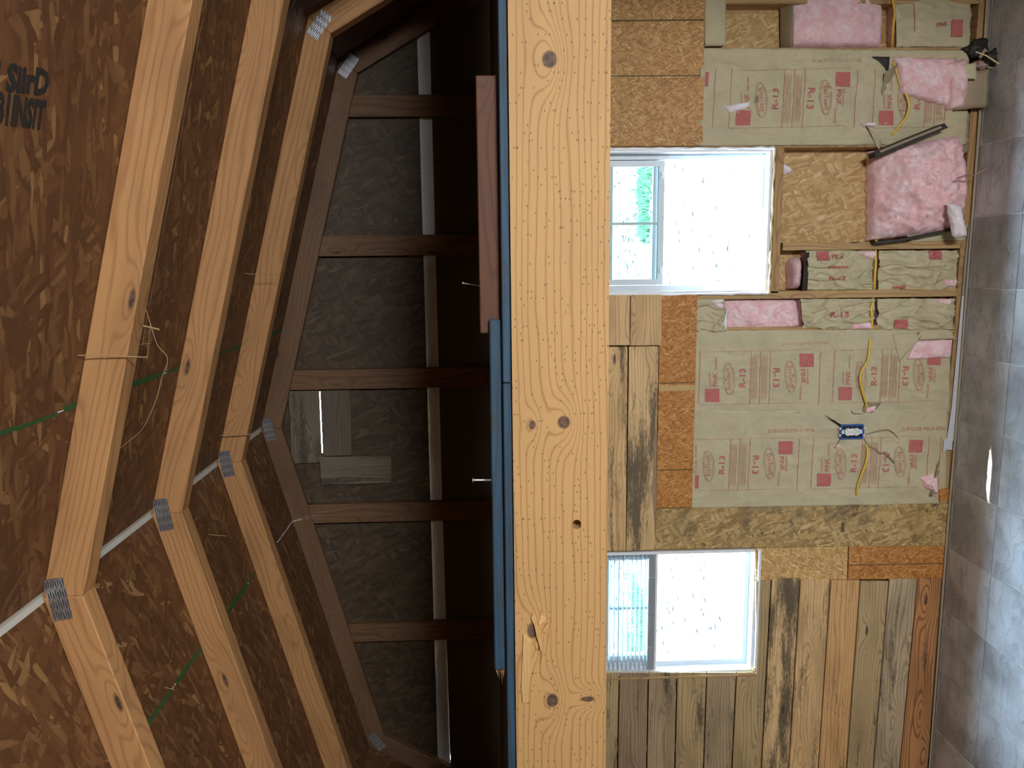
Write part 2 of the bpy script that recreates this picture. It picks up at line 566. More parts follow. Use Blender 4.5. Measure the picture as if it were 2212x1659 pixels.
def prism(poly, y0, y1, holes=()):
    """polygon in the xz plane (with holes), pushed from y0 (front) to y1"""
    loops = [list(poly)] + [list(h) for h in holes]
    flat = [p for l in loops for p in l]
    n = len(flat)
    V = [(p[0], y0, p[1]) for p in flat] + [(p[0], y1, p[1]) for p in flat]
    Fc = []
    if holes or len(poly) > 5:
        tris = tessellate_polygon([[Vector((p[0], p[1], 0)) for p in l] for l in loops])
        Fc += [tuple(t) for t in tris] + [tuple(n + i for i in reversed(t)) for t in tris]
    else:
        Fc += [tuple(range(len(poly))), tuple(n + i for i in reversed(range(len(poly))))]
    k = 0
    for l in loops:
        m = len(l)
        for i in range(m):
            a, b = k + i, k + (i + 1) % m
            Fc.append((a, b, n + b, n + a))
        k += m
    return V, Fc


def tube(pts, r=0.004, seg=8, flat=1.0):
    P = [Vector(p) for p in pts]
    V, Fc = [], []
    up = Vector((0, -1, 0))
    for i, p in enumerate(P):
        d = (P[min(i + 1, len(P) - 1)] - P[max(i - 1, 0)]).normalized()
        a = d.cross(up)
        if a.length < 1e-4:
            a = d.cross(Vector((1, 0, 0)))
        a.normalize()
        b = a.cross(d).normalized()
        rr = r[i] if isinstance(r, (list, tuple)) else r
        for k in range(seg):
            t = 2 * math.pi * k / seg
            V.append(tuple(p + a * (math.cos(t) * rr) + b * (math.sin(t) * rr * flat)))
    for i in range(len(P) - 1):
        for k in range(seg):
            a, b = i * seg + k, i * seg + (k + 1) % seg
            Fc.append((a, b, b + seg, a + seg))
    Fc.append(tuple(reversed(range(seg))))
    Fc.append(tuple((len(P) - 1) * seg + k for k in range(seg)))
    return V, Fc


def spline(pts, n=8):
    P = [Vector(p) for p in pts]
    out = []
    for i in range(len(P) - 1):
        p0, p1, p2, p3 = P[max(i - 1, 0)], P[i], P[i + 1], P[min(i + 2, len(P) - 1)]
        for k in range(n):
            t = k / n
            out.append(0.5 * ((2 * p1) + (p2 - p0) * t + (2 * p0 - 5 * p1 + 4 * p2 - p3) * t * t + (3 * p1 - p0 - 3 * p2 + p3) * t ** 3))
    out.append(P[-1])
    return out


def pq(px_poly, y):
    return [xz(a, b, y) for a, b in px_poly]


def slab(name, px_poly, y0, th, mat, parent=None, b=0.0015):
    """a flat board, its front outline measured in the photograph and laid on the plane y0"""
    v, f = prism(pq(px_poly, y0), y0, y0 + th)
    if b and len(px_poly) <= 8:
        v, f = bevel(v, f, b)
    return mk(name, v, f, mat, parent)


def nz(x, y, z=0.0):
    return noise.noise(Vector((x, y, z)))


def fbm(x, y, z=0.0, o=4):
    return noise.fractal(Vector((x, y, z)), 1.0, 2.0, o)


# ================================================================== STRUCTURE
XL, XR = XC - 1.88, XC + 1.88
ZT = 2.153      # top of the loft beam

# ---- floor: twelve inch tiles on a slab
v, f = box(XL - 0.1, XR + 0.1, FRONT_Y - 0.1, SF + 0.10, -0.10, -0.003)
floor = mk('floor', v, f, 'grout')
tag(floor, 'grey stone-look tile floor of the shed', kind='structure')
TS, TX, TY = 0.3125, -0.158, 3.25
tile_me = None
ix0, ix1 = math.ceil((XL - TX) / TS), math.floor((XR - TX) / TS)
for i in range(ix0 - 1, ix1 + 1):
    for j in range(-15, 2):
        x0, x1 = TX + i * TS, TX + (i + 1) * TS
        y0, y1 = TY + j * TS, TY + (j + 1) * TS
        x0, x1 = max(x0, XL), min(x1, XR)
        y0, y1 = max(y0, FRONT_Y), min(y1, SF - 0.022)
        if x1 - x0 < 0.01 or y1 - y0 < 0.01:
            continue
        g = 0.0021
        vv, ff = bevbox(x0 + g, x1 - g, y0 + g, y1 - g, -0.003, 0.0, 0.0008)
        mk('tile', vv, ff, 'tile', floor)

# ---- back wall: sheathing with two window openings
W1 = (-0.176, 0.464)
W2 = (-2.033, -1.398)
WZ0, WZ1 = 0.922, 1.84
holes = [[(a, WZ0), (b, WZ0), (b, WZ1), (a, WZ1)] for a, b in (W1, W2)]
v, f = prism([(XL - 0.1, 0), (XR + 0.1, 0), (XR + 0.1, 2.34), (XL - 0.1, 2.34)], SH, SH + 0.012, holes)
wall_back = mk('wall_back', v, f, 'sheath')
tag(wall_back, 'back wall with bare studs, strand board and salvaged planks', kind='structure')

# outer siding below the loft
v, f = prism([(XL - 0.12, -0.36), (XR + 0.12, -0.36), (XR + 0.12, 2.34), (XL - 0.12, 2.34)], SH + 0.0125, SH + 0.03, holes)
mk('siding', v, f, 'gable_low', wall_back)


def stud(x0, x1, z0, z1, mat='pine_stud', y0=SF, y1=SH - 0.001):
    v, f = bevbox(x0, x1, y0, y1, z0, z1)
    return mk('stud', v, f, mat, wall_back)


def pxx(py, px=1800, y=SF):
    return on_y(px, py, y).x


S_CIR = stud(0.850, 0.888, 0.038, 2.12)
stud(0.466, 0.504, 0.038, 2.12)
stud(pxx(540), pxx(523), 0.038, 0.86)
stud(pxx(644), pxx(627), 0.038, 2.12)
stud(-0.369, -0.331, 0.038, 2.12)
stud(-0.754, -0.716, 0.038, 2.12)
stud(-1.196, -1.158, 0.038, 2.12)
stud(-1.396, -1.360, 0.038, 2.12)
stud(-2.075, -2.037, 0.038, 2.12)
stud(-2.45, -2.412, 0.038, 2.12)
stud(XR - 0.05, XR - 0.012, 0.038, 2.12)
stud(XL + 0.012, XL + 0.05, 0.038, 2.12)
for a, b in (W1, W2):
    v, f = bevbox(a - 0.002, b + 0.002, SF, SH - 0.001, WZ0 - 0.052, WZ0 - 0.014)
    mk('rough_sill', v, f, 'pine_plate', wall_back)
    v, f = bevbox(a - 0.03, b + 0.03, SF, SH - 0.001, WZ1 + 0.01, WZ1 + 0.10)
    mk('header', v, f, 'pine_plate', wall_back)
v, f = bevbox(XL + 0.01, XR - 0.01, SF, SH - 0.001, 0.0, 0.037)
mk('bottom_plate', v, f, 'pine_plate', wall_back)

# ---- strand board pieces nailed over the studs
YP = SF - 0.012


def guide(parent, pts, w, y, mat='pencil'):
    """a line printed or drawn on a board"""
    (a, b), (c, d) = pts
    p, q = Vector(xz(a, b, y)), Vector(xz(c, d, y))
    n = Vector((-(q - p).y, (q - p).x)).normalized() * (w / 2)
    v, f = prism([tuple(p + n), tuple(q + n), tuple(q - n), tuple(p - n)], y - 0.0006, y + 0.001)
    return mk('guide_line', v, f, mat, parent)


p1 = slab('osb_panel', [(1240, -60), (1524, -60), (1518, 315), (1240, 316)], YP, 0.0115, 'osb_tan', wall_back)
guide(p1, ((1245, 46), (1521, 43)), 0.006, YP)
guide(p1, ((1245, 165), (1519, 163)), 0.004, YP)
p2 = slab('osb_panel', [(1426, 637), (1507, 636), (1495, 1096), (1418, 1097)], YP, 0.0115, 'osb_orange', wall_back)
guide(p2, ((1424, 828), (1501, 826)), 0.004, YP)
guide(p2, ((1424, 839), (1501, 837)), 0.026, YP + 0.0003, 'pale_band')
guide(p2, ((1420, 1016), (1496, 1014)), 0.005, YP)
p3 = slab('osb_panel', [(1417, 1100), (2050, 1089), (2046, 1179), (1632, 1183), (1415, 1187)], YP, 0.0115, 'osb_stain', wall_back)
p4 = slab('osb_panel', [(1630, 1184), (1832, 1181), (1830, 1252), (1633, 1254)], YP, 0.0115, 'osb_pale', wall_back)
p5 = slab('osb_panel', [(1834, 1181), (2043, 1179), (2037, 1251), (1832, 1252)], YP, 0.0115, 'osb_orange', wall_back)
guide(p5, ((1835, 1221), (2038, 1217)), 0.004, YP)

# ---- salvaged planks
PL = {
    'warm': ((221, 172, 112), (159, 114, 71), 0.25), 'tan': ((225, 185, 131), (165, 128, 83), 0.3), 'grey': ((183, 156, 120), (128, 107, 81), 0.35),
    'brown': ((167, 138, 107), (109, 87, 65), 0.3), 'stained': ((232, 194, 138), (167, 133, 89), 0.95), 'olive': ((194, 165, 118), (136, 112, 76), 0.35),
    'weather': ((196, 172, 136), (125, 107, 83), 0.55), 'red': ((196, 138, 87), (120, 78, 47), 0.15), 'half': ((230, 188, 131), (170, 131, 83), 0.62),
}
PL['loft'] = ((122, 110, 90), (74, 66, 54), 0.6)
PL['loftdark'] = ((104, 94, 78), (70, 62, 50), 0.3)
PMAT = {}
for k, (a, b, s) in PL.items():
    for ax in 'XZ':
        PMAT[k + ax] = wood('plank_' + k + ax.lower(), srgb(*a), srgb(*b), axis=ax, ringf=70 if k not in ('red', 'weather') else 50, amp=5.5, autoknots=0.3 if k not in ('warm',) else 0.0,
                            stain=s, stain_col=srgb(58, 54, 46), contrast=0.6 if k != 'red' else 0.85, mott=0.35)
YK = SF - 0.018


def plank(poly, kind, parent=wall_back, y=YK, th=0.0165, ax='X', name='plank'):
    dy = random.uniform(-0.0015, 0.0015)
    return slab(name, poly, y + dy, th - max(0, dy), PMAT[kind + ax], parent, 0.0018)


plank([(1250, 638), (1361, 637), (1360, 746), (1250, 747)], 'tan')
plank([(1363, 637), (1430, 636), (1428, 746), (1361, 747)], 'tan')
plank([(1250, 750), (1356, 749), (1352, 1190), (1250, 1192)], 'half')
plank([(1359, 749), (1423, 748), (1419, 930), (1410, 958), (1413, 985), (1407, 1060), (1412, 1110), (1417, 1187), (1353, 1190)], 'stained')
# the raw edge left along the plank where a strip split away
slab('split_edge', [(1419, 930), (1423, 935), (1419, 1060), (1416, 1180), (1412, 1110), (1407, 1060), (1413, 985), (1410, 958)], SF - 0.008, 0.0075, PMAT['brownX'], wall_back, 0)

gx = [1667, 1729, 1795, 1859, 1921, 1983, 2033]
gl = [1645, 1704, 1768, 1829, 1887, 1944, 2003]
st = [1250, 1251, 1254, 1256, 1251, 1248]
kinds = ['stained', 'half', 'warm', 'olive', 'weather', 'red']


def lerp(a, b, t):
    return a + (b - a) * t


for k in range(6):
    def gxy(i, y):
        return lerp(gx[i], gl[i], (y - 1250) / 409)
    e = 1.2
    plank([(gxy(k, st[k]) + e, st[k]), (gxy(k + 1, st[k]) - e, st[k]), (gxy(k + 1, 1726) - e, 1726), (gxy(k, 1726) + e, 1726)], kinds[k])
tg = [1250, 1338, 1401, 1463, 1527, 1591]
bg_ = [1250, 1334, 1397, 1458, 1520, 1581, 1643]
kb = ['olive', 'brown', 'grey', 'olive', 'grey']


def bxy(i, y):
    return lerp(tg[i], bg_[i], (y - 1453) / 206)


for k in range(5):
    plank([(bxy(k, 1453) + 1.2, 1453), (bxy(k + 1, 1453) - 1.2, 1453), (bxy(k + 1, 1726) - 1.4, 1726), (bxy(k, 1726) + 1.4, 1726)], kb[k])
plank([(1633, 1256), (1665, 1253), (lerp(1667, 1645, 465 / 409) - 2, 1726), (bxy(5, 1726) + 1.5, 1726), (1592.5, 1453), (1632, 1452)], 'olive')

# ---- bottom strip between plate and floor
def strip(name, pts, mat, y, th, parent):
    v, f = prism(pq(pts, y), y, y + th)
    return mk(name, v, f, mat, parent)


# ---- gable end above the loft
TH = math.radians(14.936)
W4 = 0.089
AI = Vector((0, 3.157)); SI = Vector((1.552, 2.743))
LOW = math.radians(60.0)
FI = SI + Vector((math.cos(LOW), -math.sin(LOW))) * 0.66
AO = AI + Vector((0, W4 / math.cos(TH)))
n1 = Vector((math.sin(TH), math.cos(TH))); n2 = Vector((math.sin(LOW), math.cos(LOW)))
bis = (n1 + n2).normalized()
SO = SI + bis * (W4 / bis.dot(n1))
FO = FI + n2 * W4


def prof(p, side):
    return (XC + side * p.x, p.y)


YG = SF + 0.0385
fl_top, fl_bot = 2.487, 2.427        # bright flashing strip between the sheets
hole = pq([(634, 846), (752, 846), (752, 976), (634, 982)], YG)


def gable_poly(x0, x1, z0):
    pts = [(XC - 2.0, z0)]
    out = []
    top = lambda x: AO.y - abs(x - XC) * math.tan(TH) if abs(x - XC) < SO.x else SO.y - (abs(x - XC) - SO.x) * math.tan(LOW)
    xs = sorted(set([x0, x1] + [q for q in (XC, XC - SO.x, XC + SO.x) if x0 < q < x1]))
    out = [(x, max(top(x), z0 + 0.001)) for x in reversed(xs)]
    return [(x0, z0), (x1, z0)] + out


edge_x = SO.x + (SO.y - fl_top) / math.tan(LOW)
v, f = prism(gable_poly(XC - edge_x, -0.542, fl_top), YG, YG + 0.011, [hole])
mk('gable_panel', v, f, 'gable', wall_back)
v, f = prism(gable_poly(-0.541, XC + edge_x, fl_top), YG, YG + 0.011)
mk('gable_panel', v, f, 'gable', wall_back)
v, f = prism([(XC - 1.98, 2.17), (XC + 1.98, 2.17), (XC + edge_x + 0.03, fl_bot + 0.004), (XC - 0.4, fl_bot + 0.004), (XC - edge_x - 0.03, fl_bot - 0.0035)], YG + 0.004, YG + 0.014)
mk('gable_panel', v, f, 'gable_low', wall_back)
v, f = prism([(XC - edge_x - 0.04, fl_bot - 0.002), (XC + edge_x + 0.04, fl_bot - 0.002), (XC + edge_x, fl_top + 0.02), (XC - edge_x, fl_top + 0.02)], YG + 0.0155, YG + 0.017)
mk('flashing_strip', v, f, 'flash', wall_back)
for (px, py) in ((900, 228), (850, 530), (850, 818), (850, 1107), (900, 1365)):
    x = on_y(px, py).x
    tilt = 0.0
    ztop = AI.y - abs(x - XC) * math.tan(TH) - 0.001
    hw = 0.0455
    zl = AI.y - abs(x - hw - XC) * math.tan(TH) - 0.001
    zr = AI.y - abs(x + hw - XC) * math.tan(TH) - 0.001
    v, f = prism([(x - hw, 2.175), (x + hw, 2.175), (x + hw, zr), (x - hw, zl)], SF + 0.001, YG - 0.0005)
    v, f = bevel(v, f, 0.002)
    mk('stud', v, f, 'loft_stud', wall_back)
# three weathered boards over an old opening, daylight showing in the crack between two of them
plank([(622, 841), (688.6, 840), (695, 1000), (630, 1002)], 'loft', y=YG - 0.0150, th=0.014)
plank([(691.5, 840), (755, 840), (760, 984), (697.5, 986)], 'loftdark', y=YG - 0.0150, th=0.014)
plank([(690, 987.5), (845, 985.5), (846, 1044), (693, 1048)], 'loft', y=YG - 0.0150, th=0.014, ax='Z')

# ---- side walls and the front wall, with the added side door, behind the camera
for nm, xa, xb in (('wall_left', XL - 0.10, XL - 0.089), ('wall_right', XR + 0.089, XR + 0.10)):
    v, f = box(xa, xb, FRONT_Y, SH, 0, 2.2)
    w = mk(nm, v, f, 'roof_low')
    tag(w, 'side wall of strand board with bare studs, ' + ('left of the room' if xa < XC else 'with the added side door, right of the room'), kind='structure')
    for k in range(10):
        y = FRONT_Y + 0.1 + k * 0.52
        if y > SF - 0.1:
            break
        if xa > XC and SD_Y0 - 0.05 < y < SD_Y1 + 0.1:
            continue
        x0 = XL - 0.088 if xa < XC else XR
        v, f = box(x0, x0 + 0.088, y, y + 0.038, 0.0, 2.16)
        mk('stud', v, f, 'pine_stud', w)
dr = empty('added_door', (XR + 0.07, (SD_Y0 + SD_Y1) / 2, 0))
tag(dr, 'unseen side door added around the lamp right of the camera', kind='structure')
mk('leaf', *box(XR + 0.06, XR + 0.088, SD_Y0, SD_Y1, 0.005, 0.97), 'vinyl', dr)
mk('stile', *box(XR + 0.06, XR + 0.088, SD_Y0, SD_Y0 + 0.07, 0.97, SD_Z), 'vinyl', dr)
mk('stile', *box(XR + 0.06, XR + 0.088, SD_Y1 - 0.07, SD_Y1, 0.97, SD_Z), 'vinyl', dr)
mk('top_rail', *box(XR + 0.06, XR + 0.088, SD_Y0 + 0.07, SD_Y1 - 0.07, SD_Z - 0.28, SD_Z), 'vinyl', dr)
mk('pane', *box(XR + 0.072, XR + 0.080, SD_Y0 + 0.07, SD_Y1 - 0.07, 0.97, SD_Z - 0.28), 'vinyl', dr)  # solid panel; the added lamp stands just inside it
fr_poly = [(XC - 1.98, 0), (XC + 1.98, 0), (XC + 1.98, 2.2), (XC + SO.x, SO.y), (XC, AO.y), (XC - SO.x, SO.y), (XC - 1.98, 2.2)]
v, f = prism(fr_poly, FRONT_Y - 0.05, FRONT_Y - 0.03)
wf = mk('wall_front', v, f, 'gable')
tag(wf, 'front gable wall of the shed behind the camera', kind='structure')

# ---- roof: four slopes of strand board sheets
ceil_root = empty('ceiling', (XC, 1.0, 3.3))
tag(ceil_root, 'underside of the gambrel roof, brown strand board sheets', kind='structure')
RY0, RY1 = FRONT_Y - 0.15, SH + 0.12


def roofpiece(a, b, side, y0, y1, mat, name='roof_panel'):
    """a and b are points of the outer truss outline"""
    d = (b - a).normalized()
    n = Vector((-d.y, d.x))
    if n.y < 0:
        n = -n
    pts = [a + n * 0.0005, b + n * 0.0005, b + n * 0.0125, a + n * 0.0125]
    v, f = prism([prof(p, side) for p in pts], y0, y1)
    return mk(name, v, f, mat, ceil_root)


dU = (SO - AO).normalized(); dL = (FO - SO).normalized()
S1 = AO + dU * (0.447 / math.cos(TH))
ycuts = [RY0, 0.03, 2.475, RY1]
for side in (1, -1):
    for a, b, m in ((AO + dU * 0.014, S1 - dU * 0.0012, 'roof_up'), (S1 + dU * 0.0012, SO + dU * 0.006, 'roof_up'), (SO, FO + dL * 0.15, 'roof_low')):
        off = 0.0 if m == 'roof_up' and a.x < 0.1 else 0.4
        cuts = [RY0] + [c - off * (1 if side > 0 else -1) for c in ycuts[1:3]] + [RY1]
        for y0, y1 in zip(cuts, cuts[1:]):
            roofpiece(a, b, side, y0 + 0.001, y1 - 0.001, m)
    # green sealed edge along the sheet joint
    random.seed(3 + side)
    n = Vector((-dU.y, dU.x))
    y = 0.9
    while y < 3.3:
        ln = random.uniform(0.10, 0.4)
        w = random.uniform(0.004, 0.009)
        o_ = random.uniform(-0.004, 0.004)
        c = S1 + dU * o_
        pts = [c - dU * w - n * 0.0004, c + dU * w - n * 0.0004, c + dU * w + n * 0.0006, c - dU * w + n * 0.0006]
        v, f = prism([prof(p, side) for p in pts], y, y + ln)
        mk('painted_edge', v, f, 'green_paint', ceil_root)
        y += ln + random.uniform(-0.01, 0.03)
v, f = prism([(XC - 0.026, AO.y - 0.0045), (XC, AO.y + 0.003), (XC + 0.026, AO.y - 0.0045), (XC + 0.026, AO.y + 0.0015), (XC, AO.y + 0.009), (XC - 0.026, AO.y + 0.0015)], RY0, RY1)
mk('ridge_strip', v, f, 'ridge', ceil_root)
v, f = prism([(XC - 0.08, AO.y - 0.005), (XC, AO.y + 0.017), (XC + 0.08, AO.y - 0.005), (XC + 0.08, AO.y + 0.02), (XC, AO.y + 0.04), (XC - 0.08, AO.y + 0.02)], RY0, RY1)
mk('ridge_cap', v, f, 'ridge', ceil_root)


# ---- lettering
def text_mesh(body, bold=0.0):
    cu = bpy.data.curves.new('t', 'FONT')
    cu.body = body
    cu.offset = bold
    cu.resolution_u = 2
    o = bpy.data.objects.new('t', cu)
    me = bpy.data.meshes.new_from_object(o)
    V = [tuple(p.co) for p in me.vertices]
    Fc = [tuple(p.vertices) for p in me.polygons]
    bpy.data.objects.remove(o)
    bpy.data.meshes.remove(me)
    bpy.data.curves.remove(cu)
    xs = [p[0] for p in V]; ys = [p[1] for p in V]
    x0, x1, y0, y1 = min(xs), max(xs), min(ys), max(ys)
    V = [((p[0] - x0) / (x1 - x0), (p[1] - y0) / (y1 - y0)) for p in V]
    return V, Fc


# black stamp printed on the roof sheet near the ridge side
def on_slope(px, py, side, lift=0.0008):
    d = ray(px, py)
    t = math.tan(TH)
    s = ((AO.y - EYE.z) + t * side * XC) / (d.z + t * side * d.x)
    p = EYE + d * s
    return p + Vector((0, 0, -lift))


for body, c00, c10, c01 in (('I SiirD', (-14, 196), (102, 208), (-8, 130)), ('B1INSIT', (-14, 268), (92, 282), (-6, 196))):
    V, Fc = text_mesh(body, 0.045)
    P0, PX, PY = (on_slope(*c, 1) for c in (c00, c10, c01))
    vv = [P0 + (PX - P0) * a + (PY - P0) * b for a, b in V]
    o = mk('stamp', vv, Fc, 'stamp', ceil_root)

# ---- the loft: deck, beam
v, f = box(XL + 0.0, XR - 0.0, 1.992, SF - 0.002, ZT + 0.001, ZT + 0.018)
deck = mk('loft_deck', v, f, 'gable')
tag(deck, 'loft deck of sheet board behind the big beam', 'deck', kind='structure')

YB = 1.91
zb0 = 1.917
ang = [2 * math.pi * k / 18 for k in range(18)]
hc = xz(1246, 1133, YB)
hole_b = [(hc[0] + math.cos(t) * 0.0125, hc[1] + math.sin(t) * 0.0115) for t in ang]
bcx, bcz = XC, (zb0 + ZT) / 2
kn = []
for (px, py, rl, rw) in ((1187, 128, 0.020, 0.018), (1218, 912, 0.017, 0.016), (1150, 918, 0.012, 0.009), (1193, 1513, 0.020, 0.016), (1270, 1510, 0.008, 0.018), (1150, 1362, 0.022, 0.014)):
    q = xz(px, py, YB)
    kn.append((q[0] - bcx, q[1] - bcz, rl, rw))
M['beam'] = wood('beam', srgb(189, 148, 94), srgb(139, 89, 46), ringf=56, amp=2.6, knots=kn, contrast=0.55, mott=0.10, specks=0.12, fine=0.30, sharp=9.0)
beam = empty('loft_beam', (XC, YB + 0.04, zb0))
tag(beam, 'wide golden pine beam with dark knots running across under the loft', 'beam')
v, f = prism([(XL + 0.001, zb0), (XR - 0.001, zb0), (XR - 0.001, ZT), (XL + 0.001, ZT)], YB, YB + 0.038, [hole_b])
mk('front_ply', v, f, 'beam', beam)
v, f = box(XL + 0.001, XR - 0.001, YB + 0.0395, YB + 0.0775, zb0, ZT)
mk('back_ply', v, f, 'beam_ply', beam)


def crop_px(cx, cy):
    return (1120 + cx / 6.917, 1300 + cy / 6.917)


for th, poly in (
    (0.015, [(70, 480), (105, 505), (200, 570), (195, 700), (170, 1100), (140, 1480), (60, 1510), (35, 1300), (50, 900)]),
    (0.018, [(180, 230), (205, 150), (310, 400), (320, 500), (355, 620), (330, 690), (270, 500), (230, 330)]),
    (0.008, [(350, 120), (357, 190), (410, 250), (310, 340), (295, 330), (320, 230)]),
    (0.010, [(330, 690), (358, 740), (335, 930), (325, 900)]),
    (0.010, [(400, 330), (435, 290), (425, 430), (370, 450), (360, 420)]),
    (0.006, [(240, 610), (290, 560), (300, 690), (260, 700)]),
    (0.004, [(440, 600), (490, 235), (480, 420), (432, 655)]),
):
    pp = pq([crop_px(*c) for c in poly], YB)
    n = len(pp)
    cx = sum(p[0] for p in pp) / n; cz = sum(p[1] for p in pp) / n
    fr = []
    zmin, zmax = min(p[1] for p in pp), max(p[1] for p in pp)
    for p in pp:
        t = (zmax - p[1]) / (zmax - zmin + 1e-6)
        fr.append((cx + (p[0] - cx) * 0.97, YB - 0.001 - th * (0.25 + 0.75 * t), cz + (p[1] - cz) * 0.92))
    V = fr + [(p[0], YB + 0.001, p[1]) for p in pp]
    Fc = [tuple(range(n))] + [(i, (i + 1) % n, n + (i + 1) % n, n + i) for i in range(n)]
    mk('splinter', V, Fc, 'sliver', beam)

# ================================================================== ROOF TRUSSES
LAB = ['roof truss nearest the camera with brightly lit orange chords', 'second roof truss from the camera, cobwebs hanging before it',
       'third roof truss from the camera, its tooth plate above the loft', 'farthest roof truss, framing the gable wall above the loft']


def plate(root, cs, y):
    """toothed metal plate pressed into the wood over a joint; cs: its four corners in the xz plane, the first edge along its length"""
    A, B, C_, D = [Vector(c) for c in cs]
    w, h = 1.0, 1.0
    def P(u, v_):
        a_, b_ = u + 0.5, v_ + 0.5
        q = A * ((1 - a_) * (1 - b_)) + B * (a_ * (1 - b_)) + C_ * (a_ * b_) + D * ((1 - a_) * b_)
        return (q.x, q.y)
    v, f = prism([P(-0.5, -0.5), P(0.5, -0.5), P(0.5, 0.5), P(-0.5, 0.5)], y - 0.0016, y - 0.0001)
    pl = mk('gusset_plate', v, f, 'galv', root)
    parts = []
    dark = []
    nc, nr = 4, 8
    for i in range(nc):
        for j in range(nr):
            u = (i + 0.5) / nc * w - w / 2 + (0.02 if j % 2 else -0.02)
            vv = (j + 0.5) / nr * h - h / 2
            hl, hw_ = w / nc * 0.30, h / nr * 0.17
            parts.append(prism([P(u - hl, vv - hw_), P(u + hl * 0.6, vv - hw_), P(u + hl, vv + hw_), P(u - hl * 0.6, vv + hw_)], y - 0.0042, y - 0.0012))
            dark.append(prism([P(u - hl, vv + hw_ * 1.2), P(u + hl, vv + hw_ * 1.2), P(u + hl, vv + hw_ * 2.6), P(u - hl, vv + hw_ * 2.6)], y - 0.0019, y - 0.0012))
    mk('teeth', *join(*parts), 'galv_light', pl)
    mk('tooth_slots', *join(*dark), 'box_dark', pl)


PC = [Vector(xz(*q, 1.77)) for q in ((118, 1342), (92, 1253), (135, 1247), (158, 1335))]
for k, yf in enumerate((1.77, 2.38, 2.99, 3.60)):
    root = empty('roof_truss', (XC, yf + 0.019, AO.y))
    tag(root, LAB[k], 'roof truss', 'roof trusses of the shed')
    y1 = yf + (0.060 if k < 3 else 0.038)
    for side in (-1, 1):
        for quad in ((AI, SI, SO, AO), (SI, FI, FO, SO)):
            pts = [prof(p, side) for p in quad]
            d = Vector(pts[1]) - Vector(pts[0])
            phi = math.atan2(d.y, d.x)
            if side < 0:
                phi += math.pi
            v, f = prism(pts, yf, y1)
            v, f = bevel(v, f, 0.0025)
            mk('chord', v, f, 'truss' if k < 3 else 'truss_shaded', root, rotphi=phi)
    plate(root, PC, yf)
    for side in (-1, 1):
        c = (SI + SO) / 2
        an = -math.radians(37)
        d1, d2 = Vector((math.cos(an), math.sin(an))) * 0.05, Vector((-math.sin(an), math.cos(an))) * 0.023
        plate(root, [prof(c + p, side) for p in (-d1 - d2, d1 - d2, d1 + d2, -d1 + d2)], yf)

# ================================================================== WINDOWS
def frame4(x0, x1, z0, z1, w, y0, y1):
    return join(box(x0, x0 + w, y0, y1, z0, z1), box(x1 - w, x1, y0, y1, z0, z1), box(x0 + w, x1 - w, y0, y1, z0, z0 + w), box(x0 + w, x1 - w, y0, y1, z1 - w, z1))


def window(name, rng, label, grid=True):
    x0, x1 = rng
    zm = 1.415
    root = empty(name, ((x0 + x1) / 2, 3.66, WZ0))
    tag(root, label, kind='structure')
    mk('jamb', *frame4(x0 + 0.001, x1 - 0.001, WZ0 + 0.001, WZ1 - 0.001, 0.014, SF - 0.006, 3.716), 'vinyl', root)
    mk('frame', *frame4(x0 + 0.015, x1 - 0.015, WZ0 + 0.015, WZ1 - 0.015, 0.024, 3.655, 3.712), 'vinyl_grey', root)
    a, b = x0 + 0.04, x1 - 0.04
    # upper sash, fixed, with its grid bars
    us = mk('upper_sash', *frame4(a, b, zm, WZ1 - 0.04, 0.022, 3.690, 3.708), 'vinyl_grey', root)
    mk('pane', *box(a + 0.022, b - 0.022, 3.698, 3.701, zm + 0.022, WZ1 - 0.062), 'glass', us)
    # lower sash pushed up in front of it
    ls = mk('lower_sash', *frame4(a + 0.002, b - 0.002, zm - 0.024, WZ1 - 0.045, 0.026, 3.662, 3.682), 'vinyl_grey', root)
    mk('pane', *box(a + 0.028, b - 0.028, 3.670, 3.673, zm + 0.002, WZ1 - 0.071), 'glass', ls)
    xm, zmm = (a + b) / 2, 1.632
    if grid:
        mk('muntin', *box(xm - 0.006, xm + 0.006, 3.664, 3.680, zm + 0.002, WZ1 - 0.07), 'muntin', ls)
        mk('muntin', *box(a + 0.028, b - 0.028, 3.6645, 3.6795, zmm - 0.007, zmm + 0.007), 'muntin', ls)
    for s in (0.12, 0.88):
        xx = a + (b - a) * s
        mk('sash_lock', *join(box(xx - 0.014, xx + 0.014, 3.650, 3.663, zm - 0.016, zm - 0.006), box(xx - 0.005, xx + 0.005, 3.642, 3.651, zm - 0.013, zm - 0.008)), 'vinyl', root)
    return root


w1 = window('window_1', W1, 'open white vinyl window beside the hanging pink insulation')
w2 = window('window_2', W2, 'white vinyl window with a half raised blind above the planks', True)
# rough foam and caulk beads along the edges of window one
random.seed(5)
for (a, b, horiz) in (((W1[0], WZ0), (W1[1], WZ0), True), ((W1[1], WZ0), (W1[1], 1.66), False), ((W1[0], WZ0), (W1[0], 1.66), False)):
    pts, rr = [], []
    n = 26
    for i in range(n + 1):
        t = i / n
        pts.append((lerp(a[0], b[0], t) + (0 if horiz else random.uniform(-.002, .002)), SF - 0.008 + random.uniform(-.002, .002), lerp(a[1], b[1], t) - (0.004 if horiz else 0) + (random.uniform(-.002, .002) if horiz else 0)))
        rr.append(random.uniform(0.004, 0.008))
    mk('caulk_bead', *tube(pts, rr, 6), 'foam' if horiz else 'vinyl', w1)
v, f = bevbox(W2[0] - 0.012, W2[1] + 0.002, SF - 0.02, SF + 0.02, WZ0 - 0.014, WZ0 + 0.0)
mk('sill_board', v, f, 'vinyl', w2)
